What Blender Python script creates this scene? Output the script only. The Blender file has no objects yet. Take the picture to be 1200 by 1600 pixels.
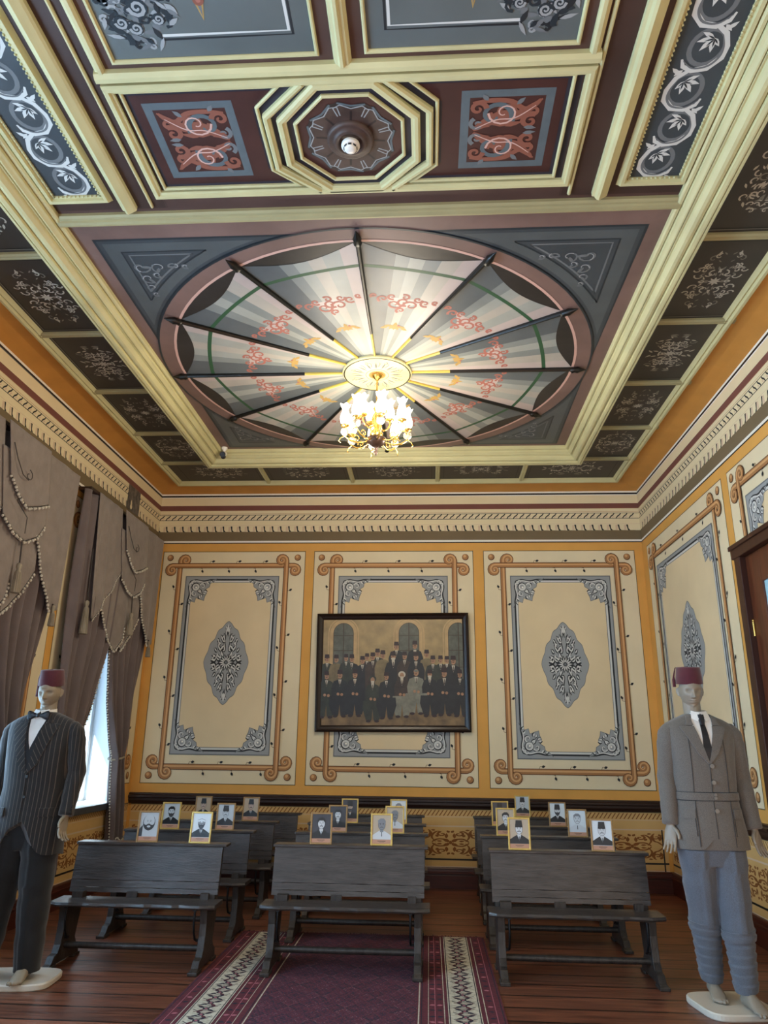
import bpy, bmesh, math, random
from mathutils import Vector, Matrix
PI = math.pi
sc = bpy.context.scene
COL = sc.collection
rnd = random.Random(7)

# ------------------------------------------------------------------ camera
CAM_F, PITCH, YAW, ROLL = 1146.70, math.radians(17.667), math.radians(3.548), math.radians(0.72)
cd = bpy.data.cameras.new('camera'); cam = bpy.data.objects.new('camera', cd); COL.objects.link(cam); sc.camera = cam
fw = Vector((-math.sin(YAW)*math.cos(PITCH), math.cos(YAW)*math.cos(PITCH), math.sin(PITCH)))
rt = Vector((math.cos(YAW), math.sin(YAW), 0)); up = rt.cross(fw)
rt2 = rt*math.cos(ROLL)+up*math.sin(ROLL); up2 = -rt*math.sin(ROLL)+up*math.cos(ROLL)
M = Matrix((rt2, up2, -fw)).transposed().to_4x4(); M.translation = Vector((0, 0, 1.5))
cam.matrix_world = M
cd.sensor_fit = 'VERTICAL'; cd.sensor_height = 32.0; cd.lens = CAM_F/1600*32.0; cd.clip_start = 0.05; cd.clip_end = 200

# ------------------------------------------------------------------ world, daylight, exposure
sc.view_settings.view_transform = 'Standard'; sc.view_settings.look = 'None'
sc.view_settings.gamma = 1; sc.view_settings.use_curve_mapping = False
sc.view_settings.exposure = 0.45
w = bpy.data.worlds.new('world'); sc.world = w; w.use_nodes = True
bg = w.node_tree.nodes['Background']; bg.inputs[0].default_value = (0.86, 0.93, 1.0, 1); bg.inputs[1].default_value = 1.0

def light(name, kind, loc, energy, color, rot=(0, 0, 0), **kw):
    l = bpy.data.lights.new(name, kind); l.energy = energy; l.color = color
    for k, v in kw.items(): setattr(l, k, v)
    o = bpy.data.objects.new(name, l); COL.objects.link(o); o.location = loc; o.rotation_euler = rot
    return o
# daylight outside the four windows of the left wall (the two nearer ones are beside and behind the camera)
for yy, en in ((7.92, 30), (5.55, 130), (3.15, 250), (0.78, 250)):
    light('daylight', 'AREA', (-4.25, yy, 2.2), en, (0.48, 0.74, 1.0), (0, -PI/2, 0), shape='RECTANGLE', size=2.7, size_y=1.6)
sun = light('sun', 'SUN', (-8, 0, 8), 12.0, (1.0, 0.96, 0.88), (0, 0, 0), angle=0.01)
sun.rotation_euler = Vector((0.42, 1.0, -0.76)).to_track_quat('-Z', 'Y').to_euler()

# ------------------------------------------------------------------ helpers
def lin(c):
    c = c/255.0
    return c/12.92 if c <= 0.04045 else ((c+0.055)/1.055)**2.4
def hexc(h): return (lin(int(h[1:3], 16)), lin(int(h[3:5], 16)), lin(int(h[5:7], 16)), 1)
MATS = {}
def mat(name, color, rough=0.6, metal=0.0, noise=0.0, nscale=12.0, bump=0.0, bscale=60.0, stretch=None, emit=0.0, spec=0.5, sheen=0.0, trans=0.0, alpha=1.0, c2=None):
    if name in MATS: return MATS[name]
    m = bpy.data.materials.new(name); m.use_nodes = True; nt = m.node_tree; N = nt.nodes; b = N['Principled BSDF']
    c = hexc(color); b.inputs['Base Color'].default_value = c
    b.inputs['Roughness'].default_value = rough; b.inputs['Metallic'].default_value = metal
    b.inputs['Specular IOR Level'].default_value = spec
    if sheen: b.inputs['Sheen Weight'].default_value = sheen
    if trans: b.inputs['Transmission Weight'].default_value = trans
    if alpha < 1: b.inputs['Alpha'].default_value = alpha
    if emit: b.inputs['Emission Color'].default_value = c; b.inputs['Emission Strength'].default_value = emit
    if noise or bump:
        tc = N.new('ShaderNodeTexCoord'); mp = N.new('ShaderNodeMapping'); nt.links.new(tc.outputs['Object'], mp.inputs[0])
        if stretch: mp.inputs['Scale'].default_value = stretch
        if noise:
            n = N.new('ShaderNodeTexNoise'); n.inputs['Scale'].default_value = nscale; n.inputs['Detail'].default_value = 6
            nt.links.new(mp.outputs[0], n.inputs['Vector'])
            r = N.new('ShaderNodeValToRGB'); nt.links.new(n.outputs['Fac'], r.inputs[0])
            d = hexc(c2) if c2 else tuple(x*(1-noise) for x in c[:3])+(1,)
            l_ = c if c2 else tuple(min(1, x*(1+noise*0.6)) for x in c[:3])+(1,)
            r.color_ramp.elements[0].position = 0.32; r.color_ramp.elements[1].position = 0.68
            r.color_ramp.elements[0].color = d; r.color_ramp.elements[1].color = l_
            nt.links.new(r.outputs[0], b.inputs['Base Color'])
        if bump:
            n2 = N.new('ShaderNodeTexNoise'); n2.inputs['Scale'].default_value = bscale; n2.inputs['Detail'].default_value = 4
            nt.links.new(mp.outputs[0], n2.inputs['Vector'])
            bp = N.new('ShaderNodeBump'); bp.inputs['Strength'].default_value = bump; bp.inputs['Distance'].default_value = 0.01
            nt.links.new(n2.outputs['Fac'], bp.inputs['Height']); nt.links.new(bp.outputs[0], b.inputs['Normal'])
    MATS[name] = m
    return m

class MB:
    def __init__(s): s.v = []; s.f = []; s.mi = []; s.sm = []; s.mats = []
    def midx(s, m):
        if m not in s.mats: s.mats.append(m)
        return s.mats.index(m)
    def add(s, vs, fs, m, smooth=False):
        o = len(s.v); s.v.extend([tuple(x) for x in vs]); k = s.midx(m)
        for f in fs: s.f.append([i+o for i in f]); s.mi.append(k); s.sm.append(smooth)
        return s
    def box(s, c, d, m, R=None):
        x, y, z = d[0]/2, d[1]/2, d[2]/2; c = Vector(c)
        vs = [Vector((i*x, j*y, k*z)) for i in (-1, 1) for j in (-1, 1) for k in (-1, 1)]
        if R is not None: vs = [R @ v for v in vs]
        return s.add([c+v for v in vs], [(0, 1, 3, 2), (4, 6, 7, 5), (0, 4, 5, 1), (2, 3, 7, 6), (0, 2, 6, 4), (1, 5, 7, 3)], m)
    def bbox(s, a, b, m): return s.box([(a[i]+b[i])/2 for i in range(3)], [abs(b[i]-a[i]) for i in range(3)], m)
    def loft(s, rings, m, closed=True, caps=True, smooth=True):
        n = len(rings[0]); vs = [p for r in rings for p in r]; fs = []
        for i in range(len(rings)-1):
            for j in range(n if closed else n-1):
                k = (j+1) % n; fs.append((i*n+j, i*n+k, (i+1)*n+k, (i+1)*n+j))
        s.add(vs, fs, m, smooth)
        if caps and closed:
            s.add(rings[0], [tuple(range(n))[::-1]], m, False); s.add(rings[-1], [tuple(range(n))], m, False)
        return s
    def tube(s, pts, r, m, n=8, caps=True, smooth=True, ell=None):
        pts = [Vector(p) for p in pts]; rs = r if isinstance(r, (list, tuple)) else [r]*len(pts)
        rings = []; prev = None
        for i, p in enumerate(pts):
            t = (pts[min(i+1, len(pts)-1)]-pts[max(i-1, 0)])
            t = t.normalized() if t.length > 1e-9 else Vector((0, 0, 1))
            if prev is None:
                a = Vector((0, 0, 1)) if abs(t.z) < 0.9 else Vector((0, 1, 0)); u = t.cross(a).normalized()
            else:
                u = prev - t*prev.dot(t); u = u.normalized() if u.length > 1e-6 else t.orthogonal().normalized()
            prev = u; v = t.cross(u)
            e = ell if ell else (1, 1)
            rings.append([p+u*rs[i]*e[0]*math.cos(2*PI*k/n)+v*rs[i]*e[1]*math.sin(2*PI*k/n) for k in range(n)])
        return s.loft(rings, m, True, caps, smooth)
    def lathe(s, prof, c, m, n=16, smooth=True, axis='z'):
        c = Vector(c); rings = []
        for r, z in prof:
            ring = []
            for k in range(n):
                a = 2*PI*k/n; x, y = r*math.cos(a), r*math.sin(a)
                ring.append(c+(Vector((x, y, z)) if axis == 'z' else Vector((x, z, y)) if axis == 'y' else Vector((z, x, y))))
            rings.append(ring)
        return s.loft(rings, m, True, True, smooth)
    def ball(s, c, r, m, n=8, k=5):
        rr = r if isinstance(r, (list, tuple)) else (r, r, r); c = Vector(c)
        rings = []
        for i in range(k+1):
            ph = -PI/2+PI*i/k; q = max(math.cos(ph), 0.02)
            rings.append([c+Vector((rr[0]*q*math.cos(2*PI*j/n), rr[1]*q*math.sin(2*PI*j/n), rr[2]*math.sin(ph))) for j in range(n)])
        return s.loft(rings, m, True, False, True)
    def prism(s, pts, axis, a, b, m):
        # polygon pts (2D) extruded along axis from a to b
        def mk(p, t): return {'x': (t, p[0], p[1]), 'y': (p[0], t, p[1]), 'z': (p[0], p[1], t)}[axis]
        n = len(pts); vs = [mk(p, a) for p in pts]+[mk(p, b) for p in pts]
        fs = [tuple(range(n)), tuple(range(2*n-1, n-1, -1))]+[(i, (i+1) % n, n+(i+1) % n, n+i) for i in range(n)]
        return s.add(vs, fs, m)
    def mesh(s, name):
        me = bpy.data.meshes.new(name); me.from_pydata(s.v, [], s.f)
        for m in s.mats: me.materials.append(m)
        me.polygons.foreach_set('material_index', s.mi); me.polygons.foreach_set('use_smooth', s.sm); me.update()
        return me
    def build(s, name, parent=None, fix=True, bevel=0):
        me = s.mesh(name)
        if fix:
            bm = bmesh.new(); bm.from_mesh(me); bmesh.ops.recalc_face_normals(bm, faces=bm.faces); bm.to_mesh(me); bm.free()
        o = bpy.data.objects.new(name, me); COL.objects.link(o)
        if parent: o.parent = parent
        if bevel:
            bv = o.modifiers.new('b', 'BEVEL'); bv.width = bevel; bv.segments = 2; bv.limit_method = 'ANGLE'
        return o
def tag(o, label=None, cat=None, group=None, kind=None):
    if label: o['label'] = label
    if cat: o['category'] = cat
    if group: o['group'] = group
    if kind: o['kind'] = kind
    return o
def empty(name, loc=(0, 0, 0), rz=0):
    o = bpy.data.objects.new(name, None); COL.objects.link(o); o.location = loc; o.rotation_euler = (0, 0, rz); o.empty_display_size = 0.1
    return o
def copy_tree(o, parent=None):
    c = o.copy(); COL.objects.link(c)
    if parent: c.parent = parent
    for ch in [x for x in bpy.data.objects if x.parent == o]: copy_tree(ch, c)
    return c

def smooth_path(pts, w, k=5):
    P_ = [pts[0]]+list(pts)+[pts[-1]]; out = []; ws = []
    for i in range(1, len(P_)-2):
        for j in range(k):
            t = j/k; q = []
            for d in (0, 1):
                a, b, c, e = P_[i-1][d], P_[i][d], P_[i+1][d], P_[i+2][d]
                q.append(.5*(2*b+(c-a)*t+(2*a-5*b+4*c-e)*t*t+(3*b-a-3*c+e)*t**3))
            out.append(tuple(q)); ws.append(w[i-1]+(w[i]-w[i-1])*t)
    out.append(tuple(pts[-1])); ws.append(w[-1])
    return out, ws
# -------- paint engine: flat shapes laid on a surface, drawn in layers inside the surface's own mesh
class Paint:
    count = 0
    def __init__(s, mb, fn): s.mb = mb; s.fn = fn      # fn(u, v, layer) -> 3D
    def up(s, L): Paint.count += 1; return L+(Paint.count % 45)*.02
    def sub(s, x0=0, y0=0, sx=1, sy=1, rot=0, dl=0):
        c, q = math.cos(rot), math.sin(rot); f = s.fn
        return Paint(s.mb, lambda u, v, L: f(x0+(u*sx)*c-(v*sy)*q, y0+(u*sx)*q+(v*sy)*c, L+dl))
    def poly(s, pts, m, L=1): L = s.up(L); s.mb.add([s.fn(p[0], p[1], L) for p in pts], [tuple(range(len(pts)))], m)
    def rect(s, a, b, c, d, m, L=1): s.poly([(a, b), (c, b), (c, d), (a, d)], m, L)
    def frame(s, a, b, c, d, w, m, L=1):
        L = s.up(L)
        O = [(a, b), (c, b), (c, d), (a, d)]; I = [(a+w, b+w), (c-w, b+w), (c-w, d-w), (a+w, d-w)]
        s.mb.add([s.fn(p[0], p[1], L) for p in O+I], [(i, (i+1) % 4, 4+(i+1) % 4, 4+i) for i in range(4)], m)
    def disc(s, x, y, r, m, L=1, n=16, ry=None):
        ry = ry or r; s.poly([(x+r*math.cos(2*PI*k/n), y+ry*math.sin(2*PI*k/n)) for k in range(n)], m, L)
    def ring(s, x, y, r0, r1, m, L=1, n=32, sy=1):
        s.stroke([(x+(r0+r1)/2*math.cos(2*PI*k/n), y+sy*(r0+r1)/2*math.sin(2*PI*k/n)) for k in range(n+1)], abs(r1-r0), m, L)
    def stroke(s, pts, w, m, L=1):
        L = s.up(L)
        if 2 < len(pts) < 9 and isinstance(w, (list, tuple)): pts, w = smooth_path(pts, w)
        n = len(pts); ws = w if isinstance(w, (list, tuple)) else [w]*n; A = []; B = []
        for i, p in enumerate(pts):
            a = pts[max(i-1, 0)]; b = pts[min(i+1, n-1)]
            if i == n-1 and n > 2 and math.hypot(pts[0][0]-p[0], pts[0][1]-p[1]) < 1e-9: b = pts[1]
            if i == 0 and n > 2 and math.hypot(pts[-1][0]-p[0], pts[-1][1]-p[1]) < 1e-9: a = pts[-2]
            dx, dy = b[0]-a[0], b[1]-a[1]; l = math.hypot(dx, dy) or 1
            h = ws[i]/2
            A.append((p[0]-dy/l*h, p[1]+dx/l*h)); B.append((p[0]+dy/l*h, p[1]-dx/l*h))
        s.mb.add([s.fn(q[0], q[1], L) for q in A+B], [(i, i+1, n+i+1, n+i) for i in range(n-1)], m)
    def leaf(s, x, y, a, l, w, m, L=1):
        c, q = math.cos(a), math.sin(a)
        P = [(0, 0), (.3, .42), (.6, .45), (1, 0), (.6, -.38), (.3, -.42)]
        s.poly([(x+c*p[0]*l-q*p[1]*w, y+q*p[0]*l+c*p[1]*w) for p in P], m, L)
    def spiral_pts(s, x, y, R, a0, turns, r1=0.12, n=18):
        # starts at radius R, angle a0, winds in
        return [(x+R*(1-(1-r1)*k/n)*math.cos(a0+turns*2*PI*k/n), y+R*(1-(1-r1)*k/n)*math.sin(a0+turns*2*PI*k/n)) for k in range(n+1)]
    def spiral(s, x, y, R, a0, turns, w0, w1, m, L=1, r1=0.12, n=18):
        s.stroke(s.spiral_pts(x, y, R, a0, turns, r1, n), [w0+(w1-w0)*k/n for k in range(n+1)], m, L)

# ------------------------------------------------------------------ materials
m_mus = mat('mustard_paint', '#dca350', .75, noise=.06, nscale=3, bump=.05, bscale=8)
m_cream = mat('cream_paint', '#e3d4b0', .72, noise=.04, nscale=2.5, bump=.05, bscale=8)
m_cream2 = mat('warm_cream_paint', '#e0cba2', .72, noise=.06, nscale=2, bump=.05, bscale=8)
m_corn = mat('cornice_cream_paint', '#e8d8b0', .72, noise=.03, nscale=4)
m_white = mat('white_paint', '#f0ece0', .6)
m_khaki = mat('khaki_paint', '#77664a', .75, noise=.05, nscale=5)
m_brown = mat('red_brown_paint', '#7a4a40', .75, noise=.06, nscale=5)
m_black = mat('black_paint', '#15120f', .6)
m_line = mat('thin_dark_line_paint', '#5a4a2c', .7)
m_pink = mat('pale_pink_paint', '#d9bfa0', .7)
m_g1 = mat('ochre_bar_paint', '#a87648', .7)
m_g2 = mat('ochre_bar_light_paint', '#d2a26c', .7)
m_g3 = mat('ochre_bar_dark_paint', '#55300f', .7)
m_gr1 = mat('blue_grey_paint', '#989b9b', .7)
m_gr2 = mat('light_grey_paint', '#cfd0cb', .7)
m_gr3 = mat('mid_grey_paint', '#6c7072', .7)
m_gr4 = mat('near_black_paint', '#1d2024', .7)
m_sten = mat('stencil_brown_paint', '#8a541f', .75, noise=.15, nscale=20)
m_tan = mat('tan_paint', '#d8b070', .75, noise=.05, nscale=4)
m_rail = mat('dark_brown_varnished_wood', '#2e1c16', .4, noise=.2, nscale=5, stretch=(1, 1, 12))
m_base = mat('red_brown_baseboard_wood', '#4a1d12', .4, noise=.25, nscale=4, stretch=(1, 1, 10))
E_ = 0.0006
WL, WR, YB, Y0, ZW = -3.52, 2.68, 9.06, -2.0, 4.655
CX = -0.42

def bar_end(P, pts_in, cx, cy, R, a0, turns, m, w0, L):
    pass
def gold_path(P, path, L):
    n = len(path)
    def ws(w): return [w*(1 if min(i, n-1-i) > 14 else 0.45+0.55*min(i, n-1-i)/14) for i in range(n)]
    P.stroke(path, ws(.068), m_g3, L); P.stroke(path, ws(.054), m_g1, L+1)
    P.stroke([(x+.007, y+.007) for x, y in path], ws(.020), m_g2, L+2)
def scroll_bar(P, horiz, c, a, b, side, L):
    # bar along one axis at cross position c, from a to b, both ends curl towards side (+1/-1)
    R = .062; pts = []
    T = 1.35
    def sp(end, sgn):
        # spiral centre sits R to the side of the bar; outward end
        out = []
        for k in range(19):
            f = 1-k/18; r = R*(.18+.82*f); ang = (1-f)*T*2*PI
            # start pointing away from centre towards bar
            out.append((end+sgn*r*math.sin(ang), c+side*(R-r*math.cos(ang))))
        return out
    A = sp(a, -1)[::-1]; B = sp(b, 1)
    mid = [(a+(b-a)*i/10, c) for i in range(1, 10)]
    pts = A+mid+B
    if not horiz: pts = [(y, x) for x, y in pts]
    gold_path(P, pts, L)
def bud(P, x, y, a, L):
    P.stroke([(x, y), (x+.03*math.cos(a+.6), y+.03*math.sin(a+.6)), (x+.05*math.cos(a), y+.05*math.sin(a))], .005, m_g3, L)
    P.leaf(x+.035*math.cos(a), y+.035*math.sin(a), a-.3, .045, .032, m_gr4, L+1)
def acanthus_corner(P, s, L):
    # corner ornament in the +x +y quadrant from the origin
    Q = P.sub(0, 0, s, s)
    edge = [(0, 0), (0, 1.02), (.06, .86), (.14, .92), (.17, .8), (.3, .84), (.34, .68), (.5, .74), (.62, .78), (.64, .64), (.7, .52), (.66, .38), (.78, .3), (.8, .18), (.9, .14), (1.04, 0)]
    Q.poly(edge, m_gr1, L); Q.stroke(edge[1:], .02, m_gr3, L+1)
    for mir in (0, 1):
        q = Q if not mir else Paint(P.mb, lambda u, v, L_, f=Q.fn: f(v, u, L_))
        q.spiral(.55, .26, .13, PI, .9, .05, .03, m_gr4, L+1); q.spiral(.54, .28, .12, PI, .9, .045, .02, m_gr2, L+2)
        q.spiral(.24, .13, .09, PI/2, .9, .05, .02, m_gr2, L+2); q.spiral(.22, .12, .10, PI/2, .8, .03, .02, m_gr4, L+1)
        q.stroke([(.1, .1), (.3, .06), (.55, .1), (.8, .05), (.98, .04)], [.03, .05, .05, .04, .01], m_gr4, L+1)
        q.stroke([(.12, .13), (.32, .09), (.57, .14), (.78, .09)], [.02, .04, .04, .01], m_gr2, L+3)
        for x, y, a, l in ((.66, .1, .6, .16), (.8, .08, .5, .12), (.42, .36, .9, .2), (.35, .2, 1.2, .16), (.6, .42, .3, .14), (.5, .55, 1.0, .14)):
            q.leaf(x, y, a, l, .1, m_gr4, L+2); q.leaf(x+.01, y+.02, a+.1, l*.8, .06, m_gr2, L+3)
    Q.disc(.3, .3, .15, m_gr4, L+3); Q.disc(.31, .31, .125, m_gr2, L+4); Q.disc(.3, .3, .07, m_gr1, L+5); Q.disc(.32, .32, .03, m_white, L+6)
def medallion(P, x, y, hw, hh, L):
    Q = P.sub(x, y, hw, hh)
    base = []
    for k in range(96):
        a = 2*PI*k/96; c, s_ = math.cos(a), math.sin(a)
        r = 1/((abs(c)**1.32+abs(s_)**1.32)**(1/1.32))
        r *= 1+.035*math.cos(12*a)*(1-abs(math.cos(2*a))**6)
        base.append((r*c, r*s_))
    Q.poly(base, m_gr1, L); Q.stroke(base+[base[0]], .018, m_gr3, L+1)
    R_ = random.Random(3)
    for sx in (1, -1):
        for sy in (1, -1):
            q = Q.sub(0, 0, sx, sy)
            for (cx, cy, r, a0) in ((.36, .16, .17, 2.6), (.3, .42, .15, 3.6), (.55, .1, .1, 3), (.16, .58, .1, 4), (.14, .3, .12, 0)):
                q.spiral(cx, cy, r, a0, .8, .09, .05, m_gr4, L+1); q.spiral(cx+.01, cy+.01, r*.9, a0, .8, .035, .03, m_gr2, L+3)
            for (x0, y0, a, l) in ((.1, .1, .8, .3), (.2, .08, .3, .34), (.08, .25, 1.3, .3), (.25, .25, .8, .28), (.44, .12, .2, .24), (.3, .38, .9, .24), (.1, .5, 1.2, .24),
                               (.04, .62, 1.35, .22), (.2, .52, .9, .2), (.5, .05, -.1, .2), (.02, .72, 1.1, .16), (.42, .24, .6, .2), (.36, .5, .5, .14), (.05, .8, 1.0, .11)):
                q.leaf(x0, y0, a, l, .13, m_gr4, L+2); q.leaf(x0+.02, y0+.015, a+.05, l*.78, .05, m_gr2, L+4)
    q = P.sub(x, y, hw*.42, hw*.42)
    for k in range(14):
        a = 2*PI*k/14; q.leaf(.12*math.cos(a), .12*math.sin(a), a, .8, .3, m_gr4, L+5); q.leaf(.14*math.cos(a+.03), .14*math.sin(a+.03), a+.03, .62, .14, m_gr2, L+6)
    q.disc(0, 0, .2, m_gr4, L+7); q.disc(0, 0, .12, m_gr3, L+8)
    Q.leaf(0, .72, PI/2, .22, .12, m_gr2, L+5); Q.leaf(0, -.72, -PI/2, .22, .12, m_gr2, L+5)

def wall_panel(P, x0, z0, x1, z1, L=2, med=True):
    P.rect(x0, z0, x1, z1, m_line, L); P.rect(x0+.008, z0+.008, x1-.008, z1-.008, m_cream, L+1)
    b = L+10
    xl, xr, zb, zt = x0+.24, x1-.24, z0+.19, z1-.19
    # bars: verticals over the horizontal at right, under at left
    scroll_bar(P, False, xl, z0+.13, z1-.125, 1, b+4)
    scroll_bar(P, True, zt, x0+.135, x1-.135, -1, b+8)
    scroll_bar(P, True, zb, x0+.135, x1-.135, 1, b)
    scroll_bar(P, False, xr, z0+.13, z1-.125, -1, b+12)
    for kx, kz in ((x0+.10, z0+.09), (x1-.10, z0+.09), (x0+.10, z1-.085), (x1-.10, z1-.085)):
        P.disc(kx, kz, .042, m_g3, b); P.disc(kx-.003, kz+.004, .036, m_g1, b+1); P.disc(kx-.008, kz+.012, .018, m_g2, b+2)
    H = z1-z0; W = x1-x0
    for k in range(4):
        zz = z0+.52+k*(H-.9)/3.4
        bud(P, xl-.03, zz+.1, PI*.75, b); bud(P, xl+.03, zz-.12, PI*.3, b); bud(P, xr+.03, zz+.06, PI*.3, b); bud(P, xr-.03, zz-.1, PI*.75, b)
    for k in range(3):
        xx = x0+.62+k*(W-1.1)/2.2
        bud(P, xx, zt+.03, .6, b); bud(P, xx-.12, zt-.03, -.8, b); bud(P, xx-.05, zb+.03, .6, b); bud(P, xx+.1, zb-.03, -.8, b)
    g = (x0+.325, z0+.325, x1-.325, z1-.325)
    P.frame(*g, .012, m_gr3, b); P.frame(g[0]+.012, g[1]+.012, g[2]-.012, g[3]-.012, .028, m_gr1, b)
    P.frame(g[0]+.04, g[1]+.04, g[2]-.04, g[3]-.04, .020, m_gr4, b)
    P.frame(g[0]+.06, g[1]+.06, g[2]-.06, g[3]-.06, .022, m_gr2, b); P.frame(g[0]+.082, g[1]+.082, g[2]-.082, g[3]-.082, .007, m_gr3, b)
    P.rect(g[0]+.089, g[1]+.089, g[2]-.089, g[3]-.089, m_cream2, b)
    for cx, cz, sx, sz in ((g[0], g[1], 1, 1), (g[2], g[1], -1, 1), (g[0], g[3], 1, -1), (g[2], g[3], -1, -1)):
        acanthus_corner(P.sub(cx+sx*.03, cz+sz*.03, sx, sz), .37, b+2)
    if med: medallion(P, (x0+x1)/2, (z0+z1)/2, .28*(1+max(0, W-1.9)*.5), .505, b+2)

def cornice(P, u0, u1, L=1):
    for a, b, m in ((3.985, 4.01, m_white), (3.972, 3.985, m_black), (4.01, 4.13, m_khaki), (4.13, 4.42, m_corn), (4.42, 4.425, m_g1), (4.425, 4.49, m_brown), (4.49, 4.605, m_corn), (4.605, 4.612, m_gr3),
                    (4.598, 4.61, m_white), (4.61, 4.632, m_black), (4.632, 4.655, m_white)):
        P.rect(u0, a, u1, b, m, L)
    P.rect(u0, 4.285, u1, 4.292, m_gr4, L+1); P.rect(u0, 4.355, u1, 4.361, m_gr4, L+1); P.rect(u0, 4.215, u1, 4.219, m_pink, L+1); P.rect(u0, 4.375, u1, 4.378, m_g1, L+1)
    n = int((u1-u0)/.108)
    for i in range(n):
        x = u0+.108*i
        P.poly([(x, 4.13), (x+.03, 4.13), (x+.008, 4.155), (x+.004, 4.205), (x-.018, 4.205), (x-.006, 4.15)], m_gr4, L+1)
        P.rect(x-.045, 4.13, x-.018, 4.2, m_pink, L+1); P.rect(x+.03, 4.128, x+.09, 4.131, m_line, L+1)
    n = int((u1-u0)/.081)
    for i in range(n):
        x = u0+.081*i
        P.stroke([(x, 4.29), (x+.018, 4.315), (x+.045, 4.335), (x+.06, 4.357)], [.01, .014, .014, .01], m_gr4, L+2)
        P.stroke([(x+.03, 4.3), (x+.06, 4.32)], .012, m_pink, L+1)

def frieze_motif(P, x, z, w, h, L):
    for sx in (1, -1):
        for sz in (1, -1):
            q = P.sub(x, z, sx*w/2, sz*h/2)
            q.leaf(.04, .03, .9, .34, .2, m_sten, L)
            q.stroke([(.08, .02), (.2, .22), (.4, .26), (.55, .14), (.62, .02)], [.03, .08, .09, .08, .03], m_sten, L)
            q.stroke([(.5, .05), (.62, .35), (.6, .6), (.45, .82), (.3, .78)], [.02, .07, .09, .07, .05], m_sten, L)
            q.spiral(.28, .62, .17, 1.2, -1.1, .09, .05, m_sten, L, n=14)
            q.spiral(.8, .68, .17, 2.2, 1.1, .09, .05, m_sten, L, n=14)
            q.stroke([(.98, .1), (.86, .3), (.72, .42), (.68, .8), (.75, .95)], [.05, .07, .08, .07, .04], m_sten, L)
            for a in ((.14, .3, 1.6, .4), (.42, .4, 1.2, .2), (.9, .4, 1.4, .4), (.04, .72, 1.2, .2), (.5, .9, .2, .16), (.96, .72, 1.9, .22), (.28, .09, 0.1, .2)): q.leaf(a[0], a[1], a[2], a[3], .13, m_sten, L)
    P.disc(x, z, .018, m_sten, L+1, 10)

def dado(P, u0, u1, L=1, first=None):
    P.rect(u0, 0, u1, .93, m_mus, L); P.rect(u0, .22, u1, .82, m_tan, L+1)
    P.rect(u0, .815, u1, .83, m_khaki, L+2)
    n = int((u1-u0)/.045)
    for i in range(n):
        x = u0+.045*i; P.poly([(x, .748), (x+.014, .748), (x+.058, .808), (x+.044, .808)], m_sten, L+2)
    P.rect(u0, .735, u1, .74, m_pink, L+2); P.rect(u0, .63, u1, .645, m_pink, L+2)
    P.rect(u0, .32, u1, .62, m_tan, L+2)
    P.rect(u0, .285, u1, .303, m_black, L+3); P.rect(u0, .215, u1, .225, m_pink, L+2)
    k = int((u1-u0)/.62)
    pt_ = (u1-u0-.08)/k
    for i in range(k): frieze_motif(P, u0+.03+(i+.5)*pt_, .468, pt_, .28, L+3)

def rect_with_holes(mb, fn, u0, u1, v0, v1, holes, m):
    us = sorted({u0, u1, *[h[0] for h in holes], *[h[2] for h in holes]}); vs = sorted({v0, v1, *[h[1] for h in holes], *[h[3] for h in holes]})
    for i in range(len(us)-1):
        for j in range(len(vs)-1):
            cu, cv = (us[i]+us[i+1])/2, (vs[j]+vs[j+1])/2
            if any(h[0] < cu < h[2] and h[1] < cv < h[3] for h in holes): continue
            mb.add([fn(us[i], vs[j], 0), fn(us[i+1], vs[j], 0), fn(us[i+1], vs[j+1], 0), fn(us[i], vs[j+1], 0)], [(0, 1, 2, 3)], m)

PZ0, PZ1 = 1.045, 3.868
# back wall
mb = MB(); mb.bbox((WL-.3, YB, -.1), (WR+.3, YB+.3, 4.9), m_mus)
P = Paint(mb, lambda u, v, L: (u, YB-L*E_, v))
cornice(P, WL, WR); dado(P, WL+.03, WR-.04)
P.rect(2.585, .215, 2.60, .64, m_black, 6); 
for a, b in ((-3.42, -1.56), (-1.45, .575), (.70, 2.58)): wall_panel(P, a, PZ0, b, PZ1)
tag(mb.build('wall_back', fix=False), kind='structure')
# left wall with four window openings
WINS = [(7.17, 8.70), (4.80, 6.33), (2.40, 3.93), (0.03, 1.56)]
WZ0, WZ1 = 0.86, 3.55
class Clip: pass
def clip_paint(mb, fn, holes):
    # drops faces whose centre lies in an opening
    k0 = len(mb.f); return k0
mbL = MB(); fL = lambda u, v, L: (WL+L*E_, u, v)
rect_with_holes(mbL, fL, Y0, YB, 0, ZW+.2, [(a, WZ0, b, WZ1) for a, b in WINS], m_mus)
P = Paint(mbL, fL)
cornice(P, .2, YB)
tmp = MB(); PT = Paint(tmp, fL); dado(PT, .2, YB-.03)
for a, b in ((6.73, 9.0), (4.33, 6.62), (1.95, 4.22)): wall_panel(PT, a, PZ0, b, PZ1, med=False)
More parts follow.
